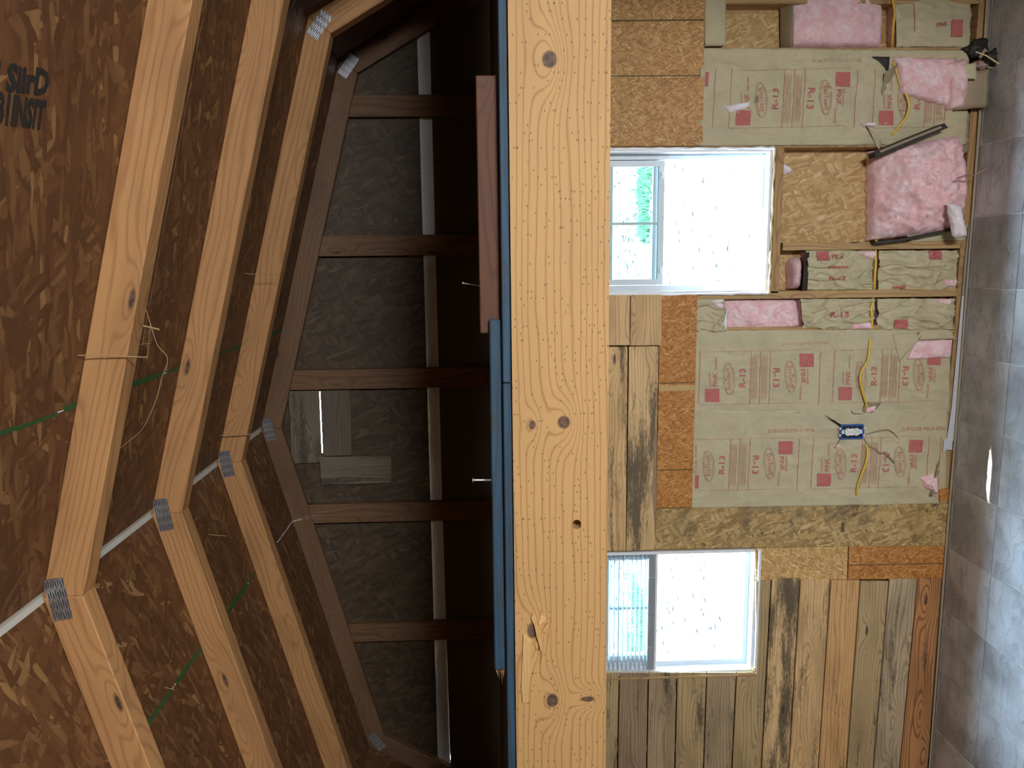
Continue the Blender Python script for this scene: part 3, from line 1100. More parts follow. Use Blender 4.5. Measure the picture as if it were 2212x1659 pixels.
v, f = bevbox(W2[0] - 0.014, W2[0] - 0.002, SF - 0.022, SF + 0.02, WZ0 - 0.014, WZ1)
mk('side_trim', v, f, 'pine_stud', w2)

v, f = bevbox(W2[1] + 0.006, W2[1] + 0.034, SH + 0.031, SH + 0.38, WZ0 - 0.02, WZ1 + 0.02)
mk('added_sun_fin', v, f, 'gable_low', w2)  # unseen fin added to keep the sun off the floor at window two

# ---- mini blind half raised in window two
bl = empty('mini_blind', ((W2[0] + W2[1]) / 2, 3.625, 1.80))
tag(bl, 'half raised white mini blind hanging in the window above the planks', 'window blind')
bx0, bx1 = W2[0] + 0.018, W2[1] - 0.018
mk('head_rail', *bevbox(bx0, bx1, 3.61, 3.637, 1.797, 1.824, 0.002), 'slat', bl)


def slatmesh(x0, x1, yc, z, wd=0.0125, tilt=0.15):
    V, Fc = [], []
    k = 4
    for t in (0, 0.0008):
        for x in (x0, x1):
            for i in range(k + 1):
                u = i / k * 2 - 1
                V.append((x, yc + u * wd, z + 0.002 * (1 - u * u) + u * tilt * wd - t))
    n = k + 1
    for i in range(k):
        Fc.append((i, i + 1, n + i + 1, n + i))
        Fc.append((2 * n + i, 3 * n + i, 3 * n + i + 1, 2 * n + i + 1))
    Fc.append((0, n, 3 * n, 2 * n)); Fc.append((k, 2 * n + k, 3 * n + k, n + k))
    Fc.append(tuple(range(0, n)) + tuple(reversed(range(2 * n, 3 * n))))
    Fc.append(tuple(range(n, 2 * n)) + tuple(reversed(range(3 * n, 4 * n))))
    return V, Fc


zst0 = on_y(1397, 1318, 3.625).z
zst1 = on_y(1418, 1318, 3.625).z
z = zst0 + 0.012
while z < 1.79:
    mk('slat', *slatmesh(bx0, bx1, 3.623, z), 'slat', bl)
    z += 0.0214
ns = 9
for i in range(ns):
    mk('slat', *slatmesh(bx0, bx1, 3.623 + random.uniform(-.001, .001), zst1 + 0.012 + (zst0 - zst1 - 0.012) * i / ns, tilt=0.0), 'slat', bl)
mk('bottom_rail', *bevbox(bx0, bx1, 3.612, 3.635, zst1, zst1 + 0.011, 0.002), 'slat', bl)
for s in (0.2, 0.5, 0.8):
    xx = lerp(bx0, bx1, s)
    mk('ladder_cord', *tube([(xx, 3.6095, zst1), (xx, 3.6095, 1.80)], 0.0008, 5), 'slat', bl)
# brass push pin at the corner of the window
pc = on_y(1629, 1447, SF - 0.02)
pin = empty('push_pin', pc)
tag(pin, 'small brass hook screw at the lower corner of the blind window', 'hook')
mk('collar', *tube([pc + Vector((0, -0.004, 0)), pc + Vector((0, 0.003, 0))], 0.010, 12), 'yellow', pin)
mk('screw_head', *tube([pc + Vector((0, -0.012, 0)), pc + Vector((0, -0.004, 0))], [0.004, 0.006], 10), 'steel', pin)

# ================================================================== INSULATION
def grid_sheet(quad, nu, nv, yfun, th, edge=0.0, seed=0.0):
    """quad: image corners (top-left, top-right, bottom-right, bottom-left in the photograph); yfun(s, t, x, z) -> depth of the front"""
    (a, b, c, d) = [Vector((*xz(*q, SF), 0)) for q in quad]
    Fv, Bv = [], []
    for j in range(nv + 1):
        for i in range(nu + 1):
            s, t = i / nu, j / nv
            p = a * ((1 - s) * (1 - t)) + b * (s * (1 - t)) + c * (s * t) + d * ((1 - s) * t)
            x, z = p.x, p.y
            if edge and (i in (0, nu) or j in (0, nv)):
                x += edge * nz(x * 40, z * 40, seed)
                z += edge * nz(x * 40 + 9, z * 40, seed + 5)
            y = yfun(s, t, x, z)
            Fv.append((x, y, z))
            Bv.append((x, (y + th) if th < 0.02 else th, z))
    n = nu + 1
    k = len(Fv)
    V = Fv + Bv
    Fc = []
    for j in range(nv):
        for i in range(nu):
            q = j * n + i
            Fc.append((q, q + 1, q + n + 1, q + n))
            Fc.append((k + q, k + q + n, k + q + n + 1, k + q + 1))
    for i in range(nu):
        Fc.append((i, k + i, k + i + 1, i + 1))
        q = nv * n + i
        Fc.append((q, q + 1, k + q + 1, k + q))
    for j in range(nv):
        q = j * n
        Fc.append((q, q + n, k + q + n, k + q))
        q = j * n + nu
        Fc.append((q, k + q, k + q + n, q + n))
    return V, Fc


def paper_y(base, amp=0.004, fr=7.0, seed=0.0, bulge=0.0, ext=None, crease=0.0):
    def g(x, z):
        y = base - amp * (0.5 + 0.5 * fbm(x * fr, z * fr * 0.7, seed, 3))
        c1 = max(0.0, 1 - abs(nz(x * fr * 1.1 + z * 2.0, z * fr * 0.55 - x * 1.5, seed + 3)) * 7)
        c2 = max(0.0, 1 - abs(nz(x * fr * 2.0 - z * 3.0, z * fr * 1.0 + x * 2.5, seed + 8)) * 6)
        y -= crease * (c1 + 0.6 * c2)
        if bulge:
            s_ = min(1, max(0, (ext[3] - z) / (ext[3] - ext[2])))
            t_ = min(1, max(0, (ext[1] - x) / (ext[1] - ext[0])))
            y -= bulge * (math.sin(math.pi * s_) * math.sin(math.pi * t_)) ** 0.5
        return y
    return g


def batt(label, quad, base=SF - 0.001, amp=0.004, seed=0.0, nu=120, nv=48, edge=0.003, fill=True, mat='kraft', fr=7.0, bulge=0.0, crease=0.003):
    root = empty('insulation_batt', sum((on_y(*q, SF) for q in quad), Vector()) / 4)
    tag(root, label, 'insulation', 'insulation batts between the studs')
    c = [Vector(xz(*q, SF)) for q in quad]
    ext = (min(p.x for p in c), max(p.x for p in c), min(p.y for p in c), max(p.y for p in c))
    g = paper_y(base, amp, fr, seed, bulge, ext, crease)
    V, Fc = grid_sheet(quad, nu, nv, lambda s, t, x, z: g(x, z), 0.0012, edge, seed)
    fac = mk('facing', V, Fc, mat, root, smooth=True)
    if fill:
        m = sum(c, Vector((0, 0))) / 4
        pts = [tuple(m + (p - m) * 0.955) for p in c]
        v, f = prism(pts, max(base + 0.006, SF + 0.004), SH - 0.002)
        mk('fibreglass', v, f, 'pink', root)
    return root, fac, g


PRINTS = []


def lin(p, q, w):
    p, q = Vector(p), Vector(q)
    d = q - p
    n = Vector((-d.y, d.x)).normalized() * (w / 2)
    k = max(1, int(d.length / 8))
    V, Fc = [], []
    for i in range(k + 1):
        c = p + d * (i / k)
        V += [tuple(c + n), tuple(c - n)]
    for i in range(k):
        Fc.append((2 * i, 2 * i + 1, 2 * i + 3, 2 * i + 2))
    return V, Fc


def quadpx(x0, y0, x1, y1, n=4):
    V, Fc = [], []
    for j in range(n + 1):
        for i in range(n + 1):
            V.append((lerp(x0, x1, i / n), lerp(y0, y1, j / n)))
    for j in range(n):
        for i in range(n):
            q = j * (n + 1) + i
            Fc.append((q, q + 1, q + n + 2, q + n + 1))
    return V, Fc


TXT = {k: text_mesh(k, b) for k, b in (('R-13', 0.022), ('PINK', 0.012), ('EcoTouch', 0.004), ('CIR', 0.0), ('1012', 0.0), ('D 01/31/20 PG1-5 19:56', 0.0))}


def put(body, p0, px, pv):
    """text placed by its lower left corner, the end of its base line and its upper left corner"""
    V, Fc = TXT[body]
    p0, px, pv = Vector(p0), Vector(px), Vector(pv)
    return [tuple(p0 + (px - p0) * a + (pv - p0) * b) for a, b in V], Fc


# the printed block as measured on one batt: x 1511-1770.5, y 757.7-874 (photo pixels)
def block():
    red, faint = [], []
    for x in (1511, 1621, 1641.5, 1663, 1770.5):
        red.append(lin((x + 1.5, 758), (x - 2, 874), 1.1))
    faint.append(lin((1525, 760), (1660, 757.5), 0.9)); faint.append(lin((1660, 757.5), (1755, 755.5), 0.7))
    faint.append(lin((1511, 874.5), (1750, 869.5), 0.9))
    red.append(quadpx(1522.8, 839.6, 1554, 868.5)); red.append(quadpx(1727, 763.6, 1757.5, 792.4))
    red.append(put('PINK', (1550.5, 835), (1549.5, 805.5), (1540, 835)))
    red.append(put('PINK', (1728.5, 798), (1731, 829.5), (1739, 797.5)))
    red.append(put('R-13', (1610.5, 837), (1610.8, 796), (1597, 836.5)))
    red.append(put('R-13', (1671, 794.5), (1669.5, 836.5), (1685, 795)))
    red.append(put('EcoTouch', (1579.5, 841), (1576.5, 795), (1569, 840)))
    red.append(put('EcoTouch', (1702, 791), (1706, 838), (1712.5, 791)))
    for (cx, cy, tl) in ((1574, 818.6, 0.09), (1707, 813.4, 0.09)):
        for kx, sgn in ((1.0, 1), (0.93, 1), (0.86, -1), (1.07, -1), (0.80, 1)):
            pts = []
            for i in range(25):
                a = 2 * math.pi * i / 24
                u, w = 12.0 * kx * math.cos(a), 34.5 * math.sin(a)
                pts.append((cx + u + w * tl * 0.8 + (1 - kx) * 10 * sgn, cy + w))
            for p, q in zip(pts, pts[1:]):
                faint.append(lin(p, q, 0.55))
    for x0 in (1624, 1645.5):
        for i in range(6):
            x = x0 + i * 2.35
            faint.append(lin((x, 771 + 3 * math.sin(i * 2.1)), (x - 1.6, 861 + 3 * math.cos(i * 3.3)), 0.9))
    for (a, b) in (((1534, 835), (1533, 806)), ((1547, 800), (1547, 772)), ((1744, 797), (1745, 830)), ((1730, 833), (1728, 864))):
        faint.append(lin(a, b, 3.0))
    return join(*red), join(*faint)


BLK = block()


def print_block(fac, g, x0, x1, y0a, y1a, skew=0.0, clip=None, lift=0.002):
    """the block laid into the given frame of the photograph, on the paper surface g"""
    for (V, Fc), mat, nm in ((BLK[0], 'red_print', 'red_print'), (BLK[1], 'faint_print', 'faint_print')):
        W = []
        for (x, y) in V:
            a, b = (x - 1511) / 259.5, (y - 757.7) / 116.3
            W.append((lerp(x0, x1, a) - skew * (b - 0.5), lerp(y0a, y1a, b)))
        if clip:
            keep = [clip[0] <= w[0] <= clip[1] for w in W]
            Fc = [q for q in Fc if all(keep[i] for i in q)]
            used = sorted({i for q in Fc for i in q})
            mp = {u: i for i, u in enumerate(used)}
            W = [W[i] for i in used]
            Fc = [tuple(mp[i] for i in q) for q in Fc]
            if not Fc:
                continue
        P = []
        for w in W:
            x, z = xz(*w, SF - 0.004)
            P.append((x, g(x, z) - lift, z))
        mk(nm, P, Fc, mat, fac)


def print_text(fac, g, body, p0, px, pv, mat='red_print', lift=0.002, nm='lettering'):
    V, Fc = put(body, p0, px, pv)
    P = []
    for w in V:
        x, z = xz(*w, SF - 0.004)
        P.append((x, g(x, z) - lift, z))
    mk(nm, P, Fc, mat, fac)


def print_shape(fac, g, shape, mat='red_print', lift=0.002):
    V, Fc = shape
    P = []
    for w in V:
        x, z = xz(*w, SF - 0.004)
        P.append((x, g(x, z) - lift, z))
    mk('red_print', P, Fc, mat, fac)


def chunk(root, quad, y0, yb, amp=0.012, seed=0.0, nu=34, nv=26, edge=0.008, mat='pink', prof_=None, name='fibreglass', fr=16.0, roundp=0.32):
    """a lump of torn fibreglass: rounded, ragged, standing out to y0 from yb"""
    def yf(s, t, x, z):
        e = min(1.0, (16 * s * (1 - s) * t * (1 - t)) ** roundp)
        yy = y0 if prof_ is None else prof_(s, t)
        return lerp(yb - 0.002, yy, e) - amp * fbm(x * fr, z * fr, seed, 4) * e - amp * 0.9 * (0.35 - abs(nz(x * fr * 1.5, z * fr * 1.5, seed + 2))) * e - amp * 0.5 * fbm(x * fr * 3.7, z * fr * 3.7, seed + 6, 2) * e
    V, Fc = grid_sheet(quad, nu, nv, yf, yb, edge, seed)
    return mk(name, V, Fc, mat, root, smooth=True)


def flap(root, pts, y0, curl, mat='kraft', seed=0.0, name='torn_flap', n=8):
    """a torn tongue of paper; pts: four image corners, curling out of the wall towards its second edge"""
    (a, b, c, d) = [Vector((*xz(*q, SF), 0)) for q in pts]
    V, Fc = [], []
    for k in (0, 1):
        for j in range(n + 1):
            for i in range(n + 1):
                s, t = i / n, j / n
                p = a * ((1 - s) * (1 - t)) + b * (s * (1 - t)) + c * (s * t) + d * ((1 - s) * t)
                y = y0 - curl * s ** 1.6 - 0.004 * nz(p.x * 60, p.y * 60, seed) + k * 0.0011
                V.append((p.x + 0.003 * nz(p.x * 90, p.y * 90, seed + 4), y, p.y))
    m = (n + 1) ** 2
    for j in range(n):
        for i in range(n):
            q = j * (n + 1) + i
            Fc.append((q, q + 1, q + n + 2, q + n + 1))
            Fc.append((m + q, m + q + n + 1, m + q + n + 2, m + q + 1))
    for i in range(n):
        Fc.append((i, m + i, m + i + 1, i + 1))
        q = n * (n + 1) + i
        Fc.append((q, q + 1, m + q + 1, m + q))
        q = i * (n + 1)
        Fc.append((q, q + n + 1, m + q + n + 1, m + q))
        q += n
        Fc.append((q, m + q, m + q + n + 1, q + n + 1))
    return mk(name, V, Fc, mat, root, smooth=True)


# --- batt B: the wide one above the window in the photograph
rB, fB, gB = batt('paper faced batt with torn lower end, between the window and the marked stud', [(1512, 104), (2092, 110), (2086, 312), (1508, 316)], seed=1.0, amp=0.010, crease=0.006)
print_block(fB, gB, 1577, 1848, 150, 277, 4)
print_block(fB, gB, 1272, 1542, 150, 277, 4, clip=(1521, 1560))
print_block(fB, gB, 1887, 2150, 150, 277, 4, clip=(1880, 2062))
print_text(fB, gB, 'D 01/31/20 PG1-5 19:56', (1755, 136), (1858, 134), (1755, 129), 'faint_print')
flap(rB, [(1880, 124), (1919, 124), (1916, 158), (1900, 136)], SF - 0.012, 0.001, 'kraft_black', 2)  # flat dark patch standing for the shaded hole in the paper
flap(rB, [(1902, 208), (1904, 160), (1932, 140), (1934, 152)], SF - 0.010, 0.022, 'kraft_dark', 22)
chunk(rB, [(1928, 124), (2062, 128), (2055, 236), (1942, 205)], SF - 0.055, SF - 0.005, 0.012, 3.1)
chunk(rB, [(2030, 140), (2080, 128), (2074, 238), (2040, 240)], SF - 0.075, SF - 0.01, 0.012, 5.1, nu=14)
flap(rB, [(2062, 160), (2112, 158), (2108, 238), (2052, 240)], SF - 0.03, 0.05, 'kraft_dark', 3)
flap(rB, [(2052, 148), (2084, 145), (2086, 180), (2058, 176)], SF - 0.062, 0.02, 'kraft', 6)
flap(rB, [(1905, 298), (1858, 268), (1866, 276), (1898, 325)], SF - 0.006, 0.03, 'kraft', 4)
chunk(rB, [(1855, 266), (1888, 266), (1886, 276), (1858, 276)], SF - 0.04, SF - 0.008, 0.006, 8.1, nu=10, nv=6, edge=0.003, mat='pale_fluff')
chunk(rB, [(1560, 229), (1620, 220), (1616, 234), (1574, 247)], SF - 0.022, SF - 0.006, 0.006, 9.1, nu=14, nv=8, edge=0.004, mat='pale_fluff')
flap(rB, [(1620, 236), (1634, 206), (1636, 212), (1630, 240)], SF - 0.008, 0.014, 'kraft_dark', 5)

# --- the bay above it (partly out of the picture)
rA = empty('insulation_batt', on_y(1815, 40, SF)); tag(rA, 'thick pink fibreglass stub above the marked stud, paper at its end', 'insulation', 'insulation batts between the studs')
chunk(rA, [(1712, -70), (1916, -70), (1918, 99), (1708, 99)], SF - 0.006, SH - 0.004, 0.010, 12.0, roundp=0.2)
flap(rA, [(1717, -70), (1696, -70), (1698, 99), (1717, 99)], SF + 0.015, -0.05, 'kraft_dark', 6)
rA1, fA1, gA1 = batt('narrow curled strip of kraft paper beside the upper strand board', [(1520, -70), (1568, -70), (1568, 99), (1522, 100)], SF + 0.004, 0.006, 13.0, 12, 20, bulge=0.012)
rA3, fA3, gA3 = batt('kraft paper batt in the corner bay at the floor, yellow cable beside it', [(1934, -70), (2100, -70), (2098, 101), (1936, 101)], SF + 0.018, 0.012, 14.0, 60, 44, bulge=0.014, crease=0.008)
print_shape(fA3, gA3, quadpx(2055, 43, 2080, 79), lift=0.006)
print_text(fA3, gA3, 'PINK', (2022, 60), (2047, 55), (2021, 51), lift=0.006)
print_shape(fA3, gA3, lin((1975, 8), (1974, 70), 1.1), lift=0.006)

# --- batt F and G, the two long paper faces in the middle
rF, fF, gF = batt('long paper faced batt below the narrow bay, its floor end torn open', [(1500, 714), (2052, 711), (2051, 892), (1494, 893)], seed=2.0)
print_block(fF, gF, 1511, 1770.5, 757.7, 874, 0)
print_block(fF, gF, 1801, 2043, 754, 870, 3, clip=(1795, 2040))
print_text(fF, gF, 'D 01/31/20 PG1-5 19:56', (1690, 747), (1790, 743.5), (1690, 740), 'faint_print')
chunk(rF, [(1975, 736), (2056, 732), (2052, 772), (1958, 776)], SF - 0.022, SF - 0.004, 0.010, 15.0, nu=22, nv=14, edge=0.006, mat='pink')
flap(rF, [(1925, 722), (1982, 722), (1972, 738), (1942, 782)], SF - 0.006, 0.03, 'kraft', 7)
flap(rF, [(1980, 716), (2050, 714), (2056, 730), (1984, 734)], SF - 0.012, 0.016, 'kraft', 17)
flap(rF, [(1860, 892), (1866, 868), (1900, 868), (1886, 892)], SF - 0.006, 0.014, 'kraft_dark', 8)
chunk(rF, [(1868, 880), (1892, 872), (1888, 888), (1870, 892)], SF - 0.016, SF - 0.005, 0.004, 16.0, nu=8, nv=6, edge=0.003)

ob = [(1813, 916), (1866, 913), (1867, 946), (1814, 950)]
rG, fG, gG = batt('long paper faced batt around the blue outlet box', [(1490, 886), (2046, 884), (2042, 1088), (1492, 1098)], base=SF - 0.0035, seed=4.0)
print_block(fG, gG, 1467, 1724, 947, 1060, 2, clip=(1498, 1730))
print_block(fG, gG, 1754, 2003, 944, 1055, 4)
print_block(fG, gG, 2029, 2280, 942, 1052, 4, clip=(2020, 2036))
print_text(fG, gG, 'D 01/31/20 PG1-5 19:56', (1660, 934.5), (1758, 932), (1660, 927))
print_text(fG, gG, 'D 01/31/20 PG1-5 19:56', (1949, 930), (2040, 929), (1949, 922))
flap(rG, [(1818, 925), (1812, 915), (1775, 893), (1808, 918)], SF - 0.008, 0.018, 'kraft_black', 9)
def tear(root, seq, r=0.0022, mat='kraft_dark'):
    """the raised lip of a rip in the paper"""
    P = []
    for q in seq:
        x, z = xz(*q, SF)
        P.append((x, gG(x, z) - 0.003, z))
    n = len(P)
    pts = spline(P, 5)
    mk('torn_lip', *tube(pts, [r * (0.35 + math.sin(math.pi * min(1, (i + 2) / len(pts)))) for i in range(len(pts))], 6, 0.8), mat, root, smooth=True)


tear(rG, [(1868, 938), (1890, 932), (1915, 928), (1930, 936), (1939, 948)], 0.0030)
tear(rG, [(1864, 946), (1874, 962), (1890, 970), (1898, 978), (1912, 980), (1931, 998)], 0.0032)
tear(rG, [(1814, 948), (1809, 956), (1802, 968)], 0.0030)
tear(rF, [(1838, 886), (1842, 892), (1862, 893)], 0.0024)
flap(rG, [(1812, 950), (1802, 962), (1798, 968), (1815, 953)], SF - 0.006, 0.014, 'kraft_dark', 12)
chunk(rG, [(1800, 962), (1812, 956), (1811, 966), (1803, 969)], SF - 0.016, SF - 0.005, 0.003, 18.0, nu=6, nv=6, edge=0.002)
flap(rG, [(1915, 975), (1905, 975), (1928, 1000), (1931, 998)], SF - 0.006, 0.008, 'kraft_dark', 13)
chunk(rG, [(1986, 1030), (2016, 1020), (2014, 1062), (1990, 1048)], SF - 0.024, SF - 0.005, 0.008, 19.0, nu=12, nv=10, edge=0.006)
flap(rG, [(2030, 990), (2022, 1000), (2004, 1070), (2018, 1074)], SF - 0.006, 0.010, 'kraft_dark', 14)

# --- narrow bay D
rD1, fD1, gD1 = batt('crumpled kraft batt in the narrow bay, upper half, dark folded end', [(1742, 541), (1888, 541), (1886, 626), (1744, 627)], SF + 0.018, 0.022, 21.0, 90, 54, fr=12, bulge=0.014, crease=0.012)
print_shape(fD1, gD1, quadpx(1764, 543, 1790, 562), lift=0.006)
print_text(fD1, gD1, 'PINK', (1796, 559), (1822, 559), (1796, 549), lift=0.006)
print_shape(fD1, gD1, quadpx(1787, 575, 1828, 579), 'red_print', lift=0.006)
print_text(fD1, gD1, 'R-13', (1790, 605), (1824, 604), (1790, 597), lift=0.006)
chunk(rD1, [(1714, 562), (1738, 552), (1736, 626), (1712, 626)], SF - 0.004, SH - 0.004, 0.010, 22.0, nu=10, nv=20)
flap(rD1, [(1744, 626), (1728, 626), (1734, 545), (1748, 545)], SF - 0.002, 0.025, 'kraft_black', 15)
chunk(rD1, [(1850, 543), (1894, 541), (1892, 562), (1866, 556)], SF - 0.014, SF + 0.005, 0.006, 23.0, nu=12, nv=8, edge=0.004)
rD2, fD2, gD2 = batt('crumpled kraft batt in the narrow bay, floor half, sawdust on it', [(1900, 541), (2072, 541), (2066, 627), (1898, 627)], SF + 0.020, 0.022, 24.0, 90, 54, fr=11, bulge=0.014, crease=0.012)
print_shape(fD2, gD2, quadpx(2006, 541, 2034, 560), lift=0.006)
print_shape(fD2, gD2, quadpx(1930, 618, 1958, 624), lift=0.006)
print_shape(fD2, gD2, lin((1927, 579), (2040, 575), 0.9), 'faint_print', lift=0.006)
chunk(rD2, [(2038, 604), (2068, 602), (2066, 620), (2040, 620)], SF - 0.014, SF + 0.005, 0.008, 25.0, nu=10, nv=8, edge=0.004)

# --- narrow bay E
rE0, fE0, gE0 = batt('short shiny kraft piece at the top of the bay beside the orange board', [(1503, 646), (1564, 646), (1566, 715), (1502, 716)], SF + 0.004, 0.012, 26.0, 40, 44, fr=14, crease=0.012)
chunk(rE0, [(1532, 647), (1566, 646), (1562, 668), (1546, 664)], SF - 0.012, SF + 0.004, 0.006, 27.0, nu=10, nv=8, edge=0.004, mat='pale_fluff')
flap(rE0, [(1546, 716), (1562, 700), (1569, 650), (1569, 717)], SF - 0.002, 0.018, 'vinyl', 16)
rE = empty('insulation_batt', on_y(1648, 680, SF)); tag(rE, 'bare pink fibreglass strip between the bare stud and the long paper face', 'insulation', 'insulation batts between the studs')
chunk(rE, [(1563, 646), (1728, 646), (1736, 712), (1566, 716)], SF - 0.004, SH - 0.004, 0.012, 28.0, nu=50, nv=24, roundp=0.16)
rE1, fE1, gE1 = batt('rumpled kraft batt with sideways lettering between bare pink strip and cable', [(1728, 646), (1888, 645), (1886, 711), (1734, 713)], SF + 0.016, 0.022, 29.0, 90, 46, fr=12, bulge=0.012, crease=0.012)
print_text(fE1, gE1, 'R-13', (1792, 686), (1831, 685), (1792, 673), lift=0.006)
chunk(rE1, [(1840, 698), (1884, 694), (1884, 711), (1838, 712)], SF - 0.014, SF + 0.004, 0.006, 30.0, nu=14, nv=8, edge=0.004)
rE2, fE2, gE2 = batt('rumpled kraft batt at the floor end of the bay beside the bare stud', [(1896, 645), (2062, 645), (2058, 711), (1894, 712)], SF + 0.016, 0.022, 31.0, 90, 46, fr=11, bulge=0.014, crease=0.012)
print_shape(fE2, gE2, quadpx(1931, 690, 1958, 709), lift=0.006)
chunk(rE2, [(2020, 645), (2056, 645), (2054, 660), (2026, 658)], SF - 0.012, SF + 0.004, 0.006, 32.0, nu=12, nv=8, edge=0.004)

# --- the folded batt slumped below window one
rC = empty('insulation_batt', on_y(1990, 400, SF)); tag(rC, 'fat folded pink batt slumped out of the bay under the open window', 'insulation', 'insulation batts between the studs')
chunk(rC, [(1889, 322), (2078, 288), (2086, 500), (1890, 521)], SF - 0.10, SH - 0.004, 0.022, 33.0, nu=64, nv=60, edge=0.010, fr=13.0, roundp=0.22,
      prof_=lambda s, t: SF - 0.015 - 0.11 * math.sin(min(1, s * 1.15) * math.pi * 0.5) * (1 - 0.35 * t))
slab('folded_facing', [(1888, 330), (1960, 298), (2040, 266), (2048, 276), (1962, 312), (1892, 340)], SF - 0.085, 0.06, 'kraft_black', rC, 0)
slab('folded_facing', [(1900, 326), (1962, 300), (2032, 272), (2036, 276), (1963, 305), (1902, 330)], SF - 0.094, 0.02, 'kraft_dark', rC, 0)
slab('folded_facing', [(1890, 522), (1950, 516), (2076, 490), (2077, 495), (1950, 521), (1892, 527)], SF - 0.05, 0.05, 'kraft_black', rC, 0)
rS = empty('insulation_batt', on_y(1990, 505, SF))
tag(rS, 'kraft paper end showing under the fat folded pink batt at the floor', 'insulation', 'insulation batts between the studs')
V, Fc = grid_sheet([(1960, 500), (2090, 486), (2082, 520), (1962, 522)], 24, 10, lambda s, t, x, z: SF - 0.004 - 0.006 * fbm(x * 12, z * 12, 2.2), 0.0012, 0.003, 35.0)
mk('facing', V, Fc, 'kraft', rS, smooth=True)
# sheet end behind, near the plate
rQ = empty('insulation_batt', on_y(2080, 290, SF))
tag(rQ, 'ragged paper end lying on the plate under the torn batt', 'insulation', 'insulation batts between the studs')
V, Fc = grid_sheet([(2040, 246), (2096, 246), (2090, 330), (2044, 326)], 16, 16, lambda s, t, x, z: SF - 0.002 - 0.008 * fbm(x * 12, z * 12, 7.2), 0.0012, 0.006, 36.0)
mk('facing', V, Fc, 'kraft_dark', rQ, smooth=True)


def tuft(label, quad, y, seed, mat='pale_fluff', amp=0.012, nu=18, nv=14, back=0.03):
    root = empty('fluff_tuft', on_y(*quad[0], y))
    tag(root, label, 'insulation scrap', 'loose tufts of fibreglass')
    chunk(root, quad, y, y + back, amp, seed, nu, nv, 0.010, mat, name='fibres', fr=30)
    return root


tuft('white fibreglass tuft dangling from the lower side of the fat pink batt', [(2010, 440), (2034, 446), (2052, 515), (2020, 512)], SF - 0.155, 41.0)
tuft('thin grey fibreglass wisp stuck to bare strand board under the open window', [(1690, 340), (1712, 352), (1728, 362), (1702, 378)], SH - 0.016, 42.0, amp=0.006, back=0.014)
tuft('pink fibreglass scrap caught by the corner of the plate near the outlet', [(1996, 1034), (2022, 1028), (2022, 1066), (2008, 1056)], SF - 0.03, 43.0, 'pink', back=0.028)
mk('strand', *tube(spline([on_y(*q, SF - 0.15 - 0.01 * i) for i, q in enumerate(((2066, 386), (2085, 380), (2105, 378), (2118, 371), (2132, 366)))], 5), 0.0032, 6), 'dirty_fluff', rC)

# dark crumpled scrap lying over the plate in the corner
sc_ = empty('crumpled_scrap', on_z(2140, 120, 0.02))
tag(sc_, 'dark crumpled scrap of tarred paper and fluff on the floor corner', 'paper scrap')
base = on_y(2112, 122, SF - 0.02)


def lump(cpx, y, sx, sy, sz, seed, mat, name):
    c = on_y(*cpx, y)
    bm = bmesh.new()
    bmesh.ops.create_icosphere(bm, subdivisions=3, radius=1.0)
    for p in bm.verts:
        q = p.co.copy()
        d = 1 + 0.55 * noise.noise(q * 1.9 + Vector((seed, 0, 0))) + 0.3 * noise.noise(q * 5 + Vector((0, seed, 0)))
        p.co = Vector((q.x * sx, q.y * sy, q.z * sz)) * d
    V = [tuple(p.co + c) for p in bm.verts]
    Fc = [tuple(p.index for p in q.verts) for q in bm.faces]
    bm.free()
    return mk(name, V, Fc, mat, sc_, smooth=True)


lump((2112, 106), SF - 0.02, 0.040, 0.025, 0.050, 1.0, 'kraft_black', 'tarred_fold')
lump((2142, 128), SF - 0.07, 0.035, 0.03, 0.035, 2.0, 'kraft_black', 'tarred_fold')
lump((2118, 142), SF - 0.06, 0.022, 0.02, 0.030, 3.0, 'dirty_fluff', 'fluff')
lump((2166, 130), SF - 0.11, 0.022, 0.02, 0.018, 4.0, 'dirty_fluff', 'fluff')
mk('paper_edge', *tube([on_y(2108, 112, SF - 0.075), on_y(2130, 120, SF - 0.11), on_y(2158, 138, SF - 0.13)], 0.003, 6), 'foam', sc_)
flap(sc_, [(2112, 110), (2150, 150), (2112, 158), (2098, 130)], SF - 0.05, 0.03, 'kraft_dark', 21, 'paper_fold')

# ================================================================== PENCIL MARKS ON THE STUD
V, Fc = join(put('CIR', (1927, 119), (1945, 119), (1927, 107)), put('1012', (1990, 117), (2014, 117), (1990, 108)))
P = [(xz(*w, SF)[0], SF - 0.0006, xz(*w, SF)[1]) for w in V]
mk('pencil_mark', P, Fc, 'black', S_CIR)

# ================================================================== OUTLET
oc = on_y(1839, 932, SF - 0.012)
out = empty('electrical_outlet', oc)
tag(out, 'blue electrical box with a white duplex outlet in torn paper', 'outlet')
hx, hz = 0.034, 0.054
YO = SF - 0.021


def loc_frame(w, y0, y1):
    return join(box(oc.x - hx, oc.x - hx + w, y0, y1, oc.z - hz, oc.z + hz), box(oc.x + hx - w, oc.x + hx, y0, y1, oc.z - hz, oc.z + hz),
                box(oc.x - hx + w, oc.x + hx - w, y0, y1, oc.z - hz, oc.z - hz + w), box(oc.x - hx + w, oc.x + hx - w, y0, y1, oc.z + hz - w, oc.z + hz))


